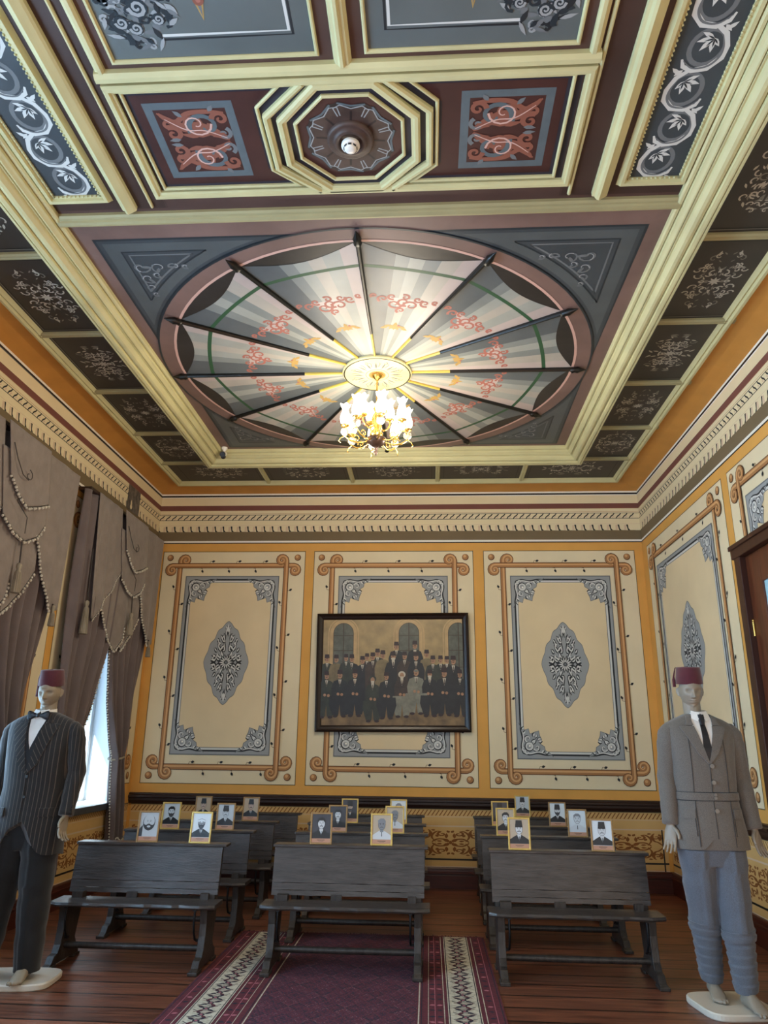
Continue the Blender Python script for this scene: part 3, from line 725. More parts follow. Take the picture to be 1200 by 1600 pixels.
mould(mb, [(-1.95, 3.745), (1.95, 3.745)], [(0, 0), (0, .02), (.015, .03), (.03, .032), (.036, .044), (.055, .05), (.072, .046), (.078, .03), (.095, .022), (.11, .01), (.11, 0)], m_mould2, False)
tag(mb.build('trim_6'), 'yellow cross beam between painted fan and octagon', kind='structure')
mb = MB()
for s in (-1, 1):
    mould(mb, [(s*1.40, Y0), (s*1.40, 3.70)] if s < 0 else [(1.49, Y0), (1.49, 3.70)], [(0, 0), (0, .03), (.012, .04), (.03, .05), (.05, .062), (.065, .055), (.075, .035), (.09, .03), (.09, 0)], m_mould, False)
tag(mb.build('trim_7'), 'pale moulded strips beside the scroll panels', kind='structure')
mb = MB(); bd = MB()
for s in (-1, 1):
    rect = [(s*1.59, Y0), (s*1.59, 3.585), (s*1.88, 3.585), (s*1.88, Y0)]
    if s < 0: rect = rect[::-1]
    mould(mb, rect, [(0, 0), (0, .012), (.016, .012), (.02, .03), (.04, .032), (.05, .012), (.06, 0)], m_mould, False)
    beads(mb, rect, 0, .013, .008, .026, m_mould)
tag(mb.build('trim_8'), 'beaded pale frame around each grey scroll panel', kind='structure')
# middle block frame, upper panel frames, octagon and squares
mb = MB()
SM = [(0, 0), (0, .022), (.012, .034), (.03, .034), (.036, .022), (.05, .018), (.05, 0)]
TH = [(0, 0), (0, .012), (.006, .018), (.014, .018), (.02, .008), (.02, 0)]
mould(mb, [(-1.25, 2.81), (-1.25, 3.62), (1.25, 3.62), (1.25, 2.81)][::-1], SM, m_mould)
mould(mb, [(-1.295, Y0), (-1.295, 3.70)], TH, m_mould, False); mould(mb, [(1.275, Y0), (1.275, 3.70)], TH, m_mould, False)
mould(mb, [(-1.25, 2.73), (1.25, 2.73)], [(0, 0), (0, .03), (.02, .045), (.045, .045), (.055, .02), (.06, 0)], m_mould, False)
mould(mb, [(0.045, Y0), (0.045, 2.74)], [(0, 0), (0, .02), (.015, .035), (.03, .035), (.04, .05), (.055, .05), (.065, .035), (.08, .03), (.09, 0)], m_mould, False)
for s in (-1, 1):
    r = [(s*.11, Y0), (s*.11, 2.70), (s*1.14, 2.70), (s*1.14, Y0)]
    mould(mb, r if s < 0 else r[::-1], TH, m_mould, False)
    r2 = [(s*1.19, Y0), (s*1.19, 2.735)]
    mould(mb, r2, SM if s < 0 else [(-a, b) for a, b in SM], m_mould, False)
tag(mb.build('trim_9'), 'pale mouldings framing the upper grey panels', kind='structure')
mb = MB()
mould(mb, octo(.385), SM, m_mould); mould(mb, octo(.30), TH, m_mould)
o = octo(.46)
for s in (-1, 1):
    c = [(OC[0]+s*.14, 2.82), (OC[0]+s*.46, 3.04), (OC[0]+s*.46, 3.41), (OC[0]+s*.17, 3.63)]
    c = [(OC[0]+s*.225, 2.83), (OC[0]+s*.455, 3.035), (OC[0]+s*.455, 3.415), (OC[0]+s*.225, 3.61)]
    mould(mb, c, [(-.5*a+.0, b) if s < 0 else (.5*a, b) for a, b in [(q_*1.6, w_) for q_, w_ in SM]], m_mould, False)
    sq = [(OC[0]+s*x, y) for x, y in [(.36, 2.87), (1.15, 2.87), (1.15, 3.54), (.36, 3.54), (.485, 3.43), (.485, 2.985)]]
    mould(mb, sq if s < 0 else sq[::-1], TH, m_mould)
tag(mb.build('trim_10'), 'octagonal double moulding with two side frames', kind='structure')
mb = MB(); c = (OC[0]+CC, OC[1], ZC)
mb.lathe([(.13, -.002), (.13, -.018), (.115, -.028), (.1, -.02), (.09, -.035), (.07, -.04), (.06, -.02), (.02, -.018)], c, m_pet, 28)
mb.build('rosette', ceil)
# ribs of the painted fan
fan = MB(); fan.lathe([(.305, -.004), (.312, -.03), (.30, -.04), (.02, -.04)], (MC[0]+CC, MC[1], ZC), mat('medallion_cream_paint', '#d5ce9e', .5, noise=.08), 48)
PM = Paint(fan, lambda u, v, L: (u+MC[0]+CC, v+MC[1], ZC-.041-L*E_))
for k in range(16):
    a = 2*PI*k/16; q = PM.sub(0, 0, 1, 1, a)
    q.leaf(.12, 0, 0, .1, .018, m_gr3, 1); q.stroke([(.15, .02), (.2, .04), (.22, .03)], .006, m_gr3, 1)
    if k % 2: q.spiral(.22, .0, .025, 0, 1, .007, .003, m_gr3, 1, n=8)
PM.ring(0, 0, .098, .104, m_gr3, 1); PM.disc(0, 0, .075, m_gold, 2, 24); PM.ring(0, 0, .29, .30, m_rib, 1, 40)
for k in range(8): PM.leaf(0, 0, k*PI/4, .07, .02, m_coral, 3)
med_o = fan.build('trim_11'); tag(med_o, 'round cream medallion with twelve radiating black ribs', kind='structure')
for i in range(NR):
    a = 2*PI*i/NR; p = el(a); e = Vector((p[0]+CC, p[1])); m0 = Vector((MC[0]+CC, MC[1])); d = (e-m0).normalized()
    s0 = m0+d*.31; nn = Vector((-d.y, d.x)); L0 = (e-s0).length
    r = MB()
    def sec(t, wv, dp): q = s0+d*t; return [(q.x-nn.x*wv, q.y-nn.y*wv, ZC-.008), (q.x-nn.x*wv, q.y-nn.y*wv, ZC-dp*.7), (q.x-nn.x*wv*.4, q.y-nn.y*wv*.4, ZC-dp), (q.x+nn.x*wv*.4, q.y+nn.y*wv*.4, ZC-dp), (q.x+nn.x*wv, q.y+nn.y*wv, ZC-dp*.7), (q.x+nn.x*wv, q.y+nn.y*wv, ZC-.008)]
    r.loft([sec(.0, .008, .028), sec(L0*.24, .010, .03)], m_ribg, True, True, False)
    r.loft([sec(L0*.24, .011, .032), sec(L0, .017, .04)], m_rib, True, True, False)
    rb = r.build('rib', med_o)
    f = MB(); q = lambda t, z=-.03: Vector(((s0+d*t).x, (s0+d*t).y, ZC+z))
    f.tube([q(L0-.02), q(L0+.0), q(L0+.02), q(L0+.045), q(L0+.07), q(L0+.12)], [.012, .03, .024, .03, .02, .003], m_rib, 10)
    f.build('finial', rb)

# ------------------------------------------------------------------ rug
m_rug = bpy.data.materials.new('crimson_rug_pile'); m_rug.use_nodes = True
nt = m_rug.node_tree; N = nt.nodes; L_ = nt.links; b = N['Principled BSDF']; b.inputs['Roughness'].default_value = .95
tc = N.new('ShaderNodeTexCoord')
def mnode(op, a, c=None):
    n = N.new('ShaderNodeMath'); n.operation = op
    if isinstance(a, (int, float)): n.inputs[0].default_value = a
    else: L_.new(a, n.inputs[0])
    if c is not None:
        if isinstance(c, (int, float)): n.inputs[1].default_value = c
        else: L_.new(c, n.inputs[1])
    return n.outputs[0]
sp = N.new('ShaderNodeSeparateXYZ'); L_.new(tc.outputs['Object'], sp.inputs[0])
def lattice(px, py):
    fx = mnode('ABSOLUTE', mnode('SUBTRACT', mnode('FRACT', mnode('DIVIDE', sp.outputs['X'], px)), .5))
    fy = mnode('ABSOLUTE', mnode('SUBTRACT', mnode('FRACT', mnode('DIVIDE', sp.outputs['Y'], py)), .5))
    return mnode('ADD', fx, fy)
big = mnode('FRACT', mnode('MULTIPLY', lattice(.34, .42), 2.0)); small = mnode('FRACT', mnode('MULTIPLY', lattice(.046, .06), 2.0)); mid = mnode('FRACT', mnode('MULTIPLY', lattice(.113, .14), 2.0))
st = mnode('ADD', mnode('ADD', mnode('MULTIPLY', big, .25), mnode('MULTIPLY', mid, .35)), mnode('MULTIPLY', small, .45))
nz = N.new('ShaderNodeTexNoise'); nz.inputs['Scale'].default_value = 90; nz.inputs['Detail'].default_value = 3; L_.new(tc.outputs['Object'], nz.inputs['Vector'])
vo = N.new('ShaderNodeTexVoronoi'); vo.inputs['Scale'].default_value = 34; L_.new(tc.outputs['Object'], vo.inputs['Vector'])
mixf = mnode('ADD', mnode('MULTIPLY', st, .75), mnode('MULTIPLY', mnode('SUBTRACT', nz.outputs['Fac'], .35), .6))
r = N.new('ShaderNodeValToRGB'); r.color_ramp.interpolation = 'CONSTANT'; L_.new(mixf, r.inputs[0])
r.color_ramp.elements[0].color = hexc('#1a1828'); r.color_ramp.elements[1].position = .34; r.color_ramp.elements[1].color = hexc('#521a26')
for p_, c_ in ((.46, '#26203a'), (.53, '#5e2030'), (.66, '#3a1622'), (.72, '#8c6a70'), (.76, '#4a1a2a')):
    e = r.color_ramp.elements.new(p_); e.color = hexc(c_)
L_.new(r.outputs[0], b.inputs['Base Color'])
m_rred = mat('rug_border_red', '#581c28', .95, noise=.35, nscale=60)
m_rdk = mat('rug_navy', '#1d1a2a', .95); m_rcr = mat('rug_ivory', '#b7b09c', .95, noise=.3, nscale=50); m_rpk = mat('rug_rose', '#a5606a', .95)
rug = MB(); RX0, RX1, RY0, RY1, RZ = -1.560, .440, 3.3, 6.85, .008
rug.bbox((RX0, RY0, 0.0005), (RX1, RY1, RZ), m_rred)
P = Paint(rug, lambda u, v, L: (u, v, RZ+L*.0004))
P.rect(RX0+.52, RY0, RX1-.52, RY1-.35, m_rug, 1)
P.rect(RX0+.52, RY1-.35, RX1-.52, RY1-.03, m_rug, 1)
for s, X in ((1, RX0), (-1, RX1)):
    Q = P.sub(X, 0, s, 1)
    for x, w_, m in ((.012, .006, m_rdk), (.05, .004, m_rpk), (.11, .005, m_rcr), (.355, .005, m_rcr), (.41, .004, m_rpk), (.45, .004, m_rcr), (.505, .008, m_rcr), (.49, .006, m_rdk)): Q.rect(x, RY0, x+w_, RY1-.03, m, 2)
    Q.rect(.14, RY0, .335, RY1-.02, m_rcr, 2); Q.rect(.146, RY0, .152, RY1-.02, m_rdk, 3); Q.rect(.323, RY0, .329, RY1-.02, m_rdk, 3)
    k = int((RY1-RY0)/.1)
    for i in range(k):
        y = RY0+.05+i*.1; q = Q.sub(.2375, y, 1 if i % 2 else -1, 1)
        q.disc(0, 0, .022, m_rdk, 3, 8); q.disc(0, 0, .01, m_rpk, 4, 6)
        for a in (.6, 2.2, 3.8, 5.3): q.leaf(.015*math.cos(a), .015*math.sin(a), a, .06, .026, m_rdk if a < 4 else m_rred, 3)
        q.stroke([(-.07, -.045), (-.03, -.03), (.03, -.05), (.07, -.02)], .008, m_rdk, 3); q.stroke([(-.06, .045), (0, .03), (.06, .05)], .007, m_rred, 3)
        for x in (.08, .385, .43): Q.leaf(x-.02, y, .3 if i % 2 else -.3, .04, .028, m_rpk if i % 3 == 0 else m_rdk, 3)
fr_ = MB()
R_ = random.Random(5)
rugo = rug.build('rug', fix=False); tag(rugo, 'crimson patterned rug with ivory border stripes on the floorboards', 'rug')
for i in range(260):
    x = RX0+.01+i*(RX1-RX0-.02)/259; l = R_.uniform(.03, .07); dx = R_.uniform(-.02, .02)
    fr_.add([(x-.003, RY1-.002, .004), (x+.003, RY1-.002, .004), (x+.002+dx, RY1+l, .002), (x-.002+dx, RY1+l, .002)], [(0, 1, 2, 3)], m_rdk if i % 3 else m_rpk)
fr_.build('fringe', rugo, fix=False)

# ------------------------------------------------------------------ school benches
m_bench = mat('dark_weathered_bench_wood', '#403a37', .28, noise=.45, nscale=5, stretch=(1.2, 7, 7), bump=.35, bscale=14)
m_bench2 = mat('dark_bench_end_wood', '#342e2a', .42, noise=.4, nscale=5, stretch=(7, 7, 1.2), bump=.3, bscale=14)
m_iron = mat('black_iron', '#1b1c1f', .45, metal=.6)
def make_bench():
    t = empty('school_bench')
    R_ = random.Random(2)
    # seat plank with a worn front edge
    W2, WB = .60, .56
    n = 24; top = []
    s = MB(); rings = []
    for i in range(n+1):
        x = -W2+2*W2*i/n; f = .085+.005*math.sin(i*1.7)+.003*math.sin(i*3.1)+(.03 if i in (0, n) else 0)
        rings.append([(x, f+.01, .380), (x, f, .392), (x, f+.008, .408), (x, .33, .410), (x, .33, .380)])
    s.loft(rings, m_bench, True, True, False); s.build('seat', t)
    Lp, hi = .31, .79
    def back(z0, z1, off=0, th=.024):
        def P_(x, z, o): 
            d = .315+(z-.42)*.19; return (x, d+o, z)
        mbb = MB(); R = []
        for i in range(13):
            x = -WB+2*WB*i/12; j = .0015*math.sin(i*2.3+z0*9)
            R.append([P_(x, z0+j, 0), P_(x, z1-j, 0), P_(x, z1-j, th), P_(x, z0+j, th)])
        mbb.loft(R, m_bench, True, True, False); return mbb
    bo = back(.522, .757).build('backrest', t)
    back(.474, .519).build('backrest_slat', t); back(.440, .471).build('backrest_slat', t)
    l = MB(); l.bbox((-WB-.01, .368, .755), (WB+.03, .50, .775), m_bench); l.build('desk_ledge', t, bevel=.004)
    # sloping writing board behind
    l = MB(); l.loft([[(x, .49, .765), (x, .49, .75), (x, .46, .52), (x, .445, .52)] for x in (-WB+.02, WB-.02)], m_bench, True, True, False); l.build('modesty_board', t)
    prof = [(0, 0), (-.005, .022), (.03, .035), (.06, .075), (.105, .085), (.135, .13), (.15, .2), (.16, .28), (.15, .378), (.325, .378), (.325, .44), (.388, .755), (.495, .755), (.47, .60), (.425, .42), (.40, .3), (.37, .2), (.355, .14), (.385, .10), (.43, .075), (.44, .03), (.45, 0), (.37, 0), (.34, .02), (.10, .02), (.075, 0)]
    for sx in (-1, 1):
        x = sx*(WB-.045)
        mbb = MB(); mbb.prism(prof, 'x', x-.025, x+.025, m_bench2)
        e = mbb.build('bench_end', t, bevel=.003)
        for ya, yb_ in ((-.02, .09), (.36, .455)): sh = MB(); sh.bbox((x-.034, ya, 0), (x+.034, yb_, .022), m_bench2); sh.build('foot_block', e, bevel=.004)
        xb = x-sx*.05
        br = MB(); br.tube([(xb, .11, .374), (xb, .10, .30), (xb, .115, .235), (xb, .15, .185), (xb, .19, .17)], .008, m_iron, 6); br.bbox((xb-.012, .09, .372), (xb+.012, .2, .381), m_iron)
        br.bbox((min(xb, x), .18, .162), (max(xb, x), .20, .178), m_iron); br.build('iron_bracket', t)
    l = MB(); l.tube([(-WB+.03, .2, .12), (0, .2, .118), (WB-.03, .2, .12)], .018, m_bench2, 6, ell=(1, 1.3)); l.build('stretcher', t)
    for a_, b_, c_ in ((-WB+.05, .26, -WB+.13), (-.12, .31, -.04), (WB-.12, .29, WB-.06)): l = MB(); l.bbox((a_, b_, .384), (c_, .335, .45), m_bench2); l.build('back_support', t)
    return t
bench0 = make_bench()
rowY = [5.60, 6.50, 7.34, 8.30]
cols = [[-2.12, -2.12, -2.08, -2.01], [-.60, -.60, -.62, -.64], [1.01, 1.01, 1.02, 1.05]]
cn = ['by the window', 'on the rug in the middle', 'by the grey-suited mannequin']
names = [['blue-lit dark wooden bench nearest the camera on the window side', 'second bench back in the window-side column', 'third bench back in the window-side column', 'rearmost bench of the window-side column against the wall'],
         ['dark wooden bench standing on the rug, front of the middle column', 'second bench back in the middle column', 'third bench back in the middle column', 'rearmost bench of the middle column under the large painting'],
         ['dark wooden bench nearest the grey-suited mannequin, front of the right column', 'second bench back in the right column', 'third bench back in the right column', 'rearmost bench of the right column near the back wall']]
first = True
for c in range(3):
    for r_ in range(4):
        o = bench0 if first else copy_tree(bench0); first = False
        o.location = (cols[c][r_], rowY[r_], .0105 if (c == 1 and r_ < 2) else 0.0); o.rotation_euler = (-.021 if (c == 1 and r_ == 1) else 0, 0, 0)
        tag(o, names[c][r_], 'bench', 'school benches in three columns')

# ------------------------------------------------------------------ portrait frames on the benches
m_gilt = mat('gilded_frame', '#c8a85a', .35, metal=.35, noise=.15, nscale=30)
m_gilt2 = mat('dull_gilded_frame', '#9c7a4c', .4, metal=.3, noise=.15, nscale=30)
m_paper = mat('photo_print_grey', '#b9c4cc', .25)
m_paperw = mat('photo_print_white', '#d4dce0', .25); m_paperd = mat('photo_print_dark', '#3a3a42', .25); m_papers = mat('photo_print_sepia', '#b5a58e', .25)
m_cap = mat('salmon_caption_strip', '#b98a70', .4)
m_pk = mat('print_black', '#15161a', .3); m_pd = mat('print_dark_grey', '#3b3d42', .3); m_pm = mat('print_mid_grey', '#7c7f84', .3); m_pl = mat('print_light_grey', '#c9cdd0', .3); m_ps = mat('print_skin', '#b09a8a', .3)
def portrait(kind, bg_, gilt, cap=True, skin=None):
    t = empty('portrait_frame'); w, h, th = .083, .112, .014
    f = MB(); b_ = .013
    for x0, x1, z0, z1 in ((-w, -w+b_, 0, 2*h), (w-b_, w, 0, 2*h), (-w+b_, w-b_, 0, b_), (-w+b_, w-b_, 2*h-b_, 2*h)): f.bbox((x0, 0, z0), (x1, th, z1), gilt)
    f.bbox((-w+.004, th-.003, .004), (w-.004, th+.001, 2*h-.004), m_rail)
    f.build('frame', t, bevel=.003)
    g = MB(); g.bbox((-w+b_-.001, .006, b_-.001), (w-b_+.001, .010, 2*h-b_+.001), bg_)
    P = Paint(g, lambda u, v, L: (u, .006-L*.0003, v)); L = 1
    z0 = b_+.03 if cap else b_
    sk = skin or m_pl; X = w-b_; Z1 = 2*h-b_
    cz = 1.28*h; hr = .03
    if kind == 'bald':
        P.disc(0, cz-.002, .047, m_pk, 1, 20, .058); P.disc(0, cz+.003, .042, sk, 2, 20, .054); P.poly([(-.04, cz-.01), (-.03, cz-.045), (0, cz-.062), (.03, cz-.045), (.04, cz-.01), (.03, cz-.02), (0, cz-.018), (-.03, cz-.02)], m_pk, 3); P.disc(0, cz-.032, .014, sk, 4, 10, .008)
        P.poly([(-X, z0), (-.045, z0), (-.045, cz-.02), (-X, cz-.05)], m_pk, 1)
    else:
        sh = m_pk if kind != 'light' else m_pl
        P.poly([(-X, z0), (X, z0), (X, z0+.028), (.035, z0+.05), (.015, z0+.06), (-.015, z0+.06), (-.035, z0+.05), (-X, z0+.028)], sh, 1)
        P.poly([(-.014, z0+.062), (.014, z0+.062), (0, z0+.02)], m_paperw, 2); P.stroke([(0, z0+.052), (0, z0+.02)], .006, m_pd, 3)
        P.rect(-.013, z0+.05, .013, cz-.015, sk, 3)
        P.disc(0, cz, hr*.93, m_pd, 4, 18, hr*1.22); P.disc(0, cz, hr*.85, sk, 5, 18, hr*1.15)
        if kind in ('fez', 'fezbeard'): P.poly([(-.028, cz+.012), (.028, cz+.012), (.022, min(cz+.06, Z1-.004)), (-.022, min(cz+.06, Z1-.004))], m_pk, 8)
        elif kind == 'turban': P.disc(0, cz+.022, .034, m_paperw, 8, 14, .02); P.stroke([(-.03, cz+.02), (0, cz+.03), (.03, cz+.02)], .003, m_pm, 9)
        else: P.poly([(-.028, cz+.005), (-.03, cz+.03), (-.01, cz+.045), (.015, cz+.045), (.03, cz+.028), (.028, cz+.005), (.015, cz+.022), (-.015, cz+.022)], m_pk if kind != 'light' else m_pm, 8)
        if kind in ('fezbeard', 'turban', 'beard'): P.poly([(-.026, cz-.005), (-.02, cz-.03), (0, cz-.048), (.02, cz-.03), (.026, cz-.005), (.012, cz-.014), (-.012, cz-.014)], m_pd, 6)
    ey = cz+.003
    for s in (-1, 1): P.stroke([(s*.006, ey+.007), (s*.017, ey+.008)], .003, m_pk, 9); P.disc(s*.011, ey, .0032, m_pk, 9, 8, .002)
    P.stroke([(0, ey), (.002, ey-.013), (-.002, ey-.014)], .002, m_pm, 9)
    P.stroke([(-.013, cz-.019), (0, cz-.014), (.013, cz-.019)], .005 if kind != 'light' else .003, m_pk, 9)
    if cap: P.rect(-X, b_, X, b_+.028, m_cap, 9); P.stroke([(-.03, b_+.018), (.03, b_+.018)], .003, m_pk, 10); P.stroke([(-.02, b_+.01), (.02, b_+.01)], .002, m_pd, 10)
    g.build('photograph', t, fix=False)
    # easel strut behind
    s_ = MB(); s_.loft([[(-.02, th, .16), (.02, th, .16), (.02, th+.003, .16), (-.02, th+.003, .16)], [(-.02, .062, .011), (.02, .062, .011), (.02, .066, .011), (-.02, .066, .011)]], m_rail, True, True, False)
    s_.build('easel_strut', t)
    return t
specs = [  # row, x, z rotation, kind, paper, gilt, caption, skin, label
    (0, -2.16, .06, 'bald', m_paper, m_gilt2, 1, m_paper, 'framed bald bearded line portrait leaning on the window-side front bench'),
    (0, -1.75, -.03, 'turban', m_paperw, m_gilt, 1, m_pm, 'framed faded turbaned portrait on the right of the window-side front bench'),
    (1, -2.29, .05, 'beard', m_paper, m_gilt, 1, m_paper, 'framed pale bearded portrait on the left of the second window-side bench'),
    (1, -1.80, .0, 'fez', m_paper, m_gilt2, 1, m_paper, 'framed portrait with tall dark fez on the right of the second window-side bench'),
    (2, -2.25, .0, 'fez', m_papers, m_gilt2, 1, m_ps, 'framed sepia fez portrait half hidden on the third window-side bench'),
    (2, -1.77, -.02, 'fez', m_papers, m_gilt2, 1, m_ps, 'framed sepia portrait of a man in a fez, rightmost on the window-side benches'),
    (0, -.82, .03, 'hair', m_paperd, m_gilt2, 1, m_pl, 'framed dark portrait of a dark-haired man on the left of the middle front bench'),
    (0, -.36, .0, 'light', m_papers, m_gilt, 1, m_pm, 'bright gilt framed faded portrait on the right of the middle front bench'),
    (1, -.80, .0, 'hair', m_paperd, m_gilt2, 1, m_pl, 'framed dark portrait on the left of the second middle bench'),
    (1, -.30, .0, 'light', m_papers, m_gilt, 1, m_pm, 'bright gilt framed faded portrait on the right of the second middle bench'),
    (2, -.78, .02, 'fezbeard', m_paperd, m_gilt, 1, m_ps, 'gilt framed dark fez portrait on the left of the third middle bench'),
    (2, -.30, .0, 'light', m_paperw, m_gilt, 1, m_pl, 'bright gilt framed pale portrait on the right of the third middle bench'),
    (0, .67, -.04, 'fez', m_papers, m_gilt, 1, m_pl, 'gilt framed moustached man in a fez on the left of the right front bench'),
    (0, 1.28, -.1, 'fez', m_paperw, m_gilt2, 1, m_pl, 'framed fez portrait with dark suit at the right end of the right front bench'),
    (1, .66, .0, 'hair', m_papers, m_gilt, 1, m_pl, 'gilt framed portrait mostly hidden on the left of the second right bench'),
    (1, 1.27, -.08, 'light', m_paperw, m_gilt2, 1, m_pl, 'framed pale washed-out portrait on the right of the second right bench'),
    (2, .69, .04, 'fez', m_paperd, m_gilt, 1, m_ps, 'framed dark portrait at the left end of the third right bench'),
    (2, 1.24, -.05, 'fezbeard', m_paperw, m_gilt2, 1, m_pl, 'framed portrait of a black-bearded man in a fez on the third right bench'),
    (3, 1.02, .0, 'fez', m_paper, m_gilt, 1, m_pl, 'topmost gilt framed fez portrait on the rearmost right bench')]
for (r_, x, rz, kind, pp, gl, cap, sk, lab) in specs:
    o = portrait(kind, pp, gl, cap, sk); tag(o, lab, 'framed portrait', 'framed portraits on the benches')
    o.location = (x, rowY[r_]+.395,   .7755+(.0105 if (r_ == 0 and -1.2 < x < 0) else 0)); o.rotation_euler = (-.13, 0, rz)

# ------------------------------------------------------------------ large group painting
pic = empty('group_painting', (-.425, YB-.02, 1.655)); pic.rotation_euler = (.035, -.008, 0)
tag(pic, 'large dark-framed painting of suited men in fezzes posed before arched windows', 'painting')
m_pf = mat('black_brown_picture_frame', '#241813', .3, noise=.2, nscale=8)
f = MB(); W, H = .925, 1.40
prof = [(0, 0), (0, -.035), (.02, -.05), (.035, -.04), (.06, -.03), (.08, -.016), (.08, 0)]
rings = []
for (sx, sz, cx_, cz_) in ((-1, -1, -W, 0), (1, -1, W, 0), (1, 1, W, H), (-1, 1, -W, H)):
    rings.append([(cx_-sx*o, d, cz_-sz*o) for o, d in prof])
rings.append(rings[0]); f.loft(rings, m_pf, True, False, False); f.build('frame', pic)
c = MB(); m_cv = mat('painted_ochre_plaster', '#a38b5c', .35, noise=.3, nscale=7, bump=.05)
m_cg = mat('painted_ground', '#7a6038', .35, noise=.45, nscale=9); m_arch = mat('painted_arch_stone', '#b99a68', .35, noise=.15); m_pane = mat('painted_window_panes', '#56584a', .35, noise=.3, nscale=20); m_bars = mat('painted_window_bars', '#3e3020', .4)
m_suit = [mat('painted_black_suit', '#1c1d1e', .4, noise=.4, nscale=14), mat('painted_navy_suit', '#1e2120', .4, noise=.4, nscale=14), mat('painted_brown_suit', '#3a2c22', .4, noise=.4, nscale=14), mat('painted_green_suit', '#2e3226', .4, noise=.4, nscale=14)]
m_khs = mat('painted_khaki_uniform', '#7a6a48', .4, noise=.3, nscale=14); m_gsu = mat('painted_grey_suit', '#7d7c6c', .4, noise=.3, nscale=14)
m_fc = mat('painted_face', '#a67c5c', .4, noise=.2, nscale=30); m_fzp = mat('painted_dark_fez', '#2a1512', .4); m_sh = mat('painted_white_shirt', '#c2b8a2', .4)
c.bbox((-W+.07, -.018, .07), (W-.07, -.008, H-.07), m_cv)
P = Paint(c, lambda u, v, L: (u, -.018-L*.0003, v))
x0, x1, z0, z1 = -W+.075, W-.075, .075, H-.075
P.rect(x0, z0, x1, .42, m_cg, 1)
for cx_, lim in ((-.60, 0), (.20, 0), (.80, .15)):
    ha = .15; hw_ = .115
    for rr, m, L in ((.19, m_arch, 1), (.175, m_cv, 2), (.165, m_arch, 3), (.125, m_bars, 4), (.118, m_pane, 5)):
        pts = [(cx_-rr, .55), (cx_+rr, .55)]+[(cx_+rr*math.cos(PI*k/12), 1.16+rr*math.sin(PI*k/12)) for k in range(13)]
        pts = [(min(p[0], x1), min(p[1], z1)) for p in pts]; P.poly(pts, m, L)
    P.stroke([(cx_, .55), (cx_, 1.28)], .012, m_bars, 6)
    for zz in (.75, .95, 1.13): P.stroke([(cx_-.118, zz), (min(cx_+.118, x1), zz)], .009, m_bars, 6)
def fig(x, z, s, suit, L, hat=True, beard=None, shirt=True, down=.5):
    P.poly([(x-.085*s, z-down), (x+.085*s, z-down), (x+.095*s, z-.14*s), (x+.07*s, z-.065*s), (x+.02*s, z-.045*s), (x-.02*s, z-.045*s), (x-.07*s, z-.065*s), (x-.095*s, z-.14*s)], suit, L)
    if shirt: P.poly([(x-.018*s, z-.045*s), (x+.018*s, z-.045*s), (x, z-.12*s)], m_sh, L+1); P.stroke([(x, z-.055*s), (x, z-.11*s)], .008*s, m_fzp, L+2)
    P.disc(x, z, .028*s, m_fc, L+2, 10, .038*s)
    P.poly([(x-.026*s, z+.01*s), (x-.02*s, z+.0), (x-.018*s, z-.02*s), (x-.026*s, z-.01*s)], m_suit[2], L+3)
    P.stroke([(x-.012*s, z+.006*s), (x+.014*s, z+.006*s)], .006*s, m_suit[2], L+3)
    P.stroke([(x-.01*s, z-.013*s), (x+.01*s, z-.013*s)], .006*s, beard or m_fzp, L+3)
    if beard: P.poly([(x-.024*s, z-.01*s), (x+.024*s, z-.01*s), (x+.012*s, z-.055*s), (x-.012*s, z-.055*s)], beard, L+3)
    if hat: P.poly([(x-.03*s, z+.014*s), (x+.03*s, z+.014*s), (x+.025*s, z+.06*s), (x-.025*s, z+.06*s)], m_fzp, L+4)
def Fx(px): return -W+(px-85)/(1085-85)*2*W        # along the picture
def Fz(py): return H-(py-75)/(870-75)*H
S = m_suit
for (px, py, s, su) in ((610, 305, 1, S[1]), (732, 300, 1.05, S[0])): fig(Fx(px), Fz(py), s, su, 8)
for (px, py, s, su) in ((155, 390, 1, S[3]), (216, 392, 1, m_khs), (280, 385, .9, S[3]), (318, 390, 1.0, S[1]), (418, 380, .9, S[2]), (487, 352, 1, S[3]), (808, 360, 1, m_khs), (898, 398, .95, S[3]), (938, 400, .9, S[2])): fig(Fx(px), Fz(py), s, su, 14, shirt=su is not m_khs)
for (px, py, s, su, bd) in ((388, 402, 1, S[0], None), (456, 378, 1, S[2], None), (522, 365, 1.05, m_khs, None), (590, 375, 1.1, S[0], m_sh), (664, 372, 1, S[2], None), (738, 378, 1.1, S[0], None), (848, 400, 1, S[3], None), (980, 405, 1.1, S[0], None)): fig(Fx(px), Fz(py), s, su, 20, beard=bd, shirt=su is not m_khs)
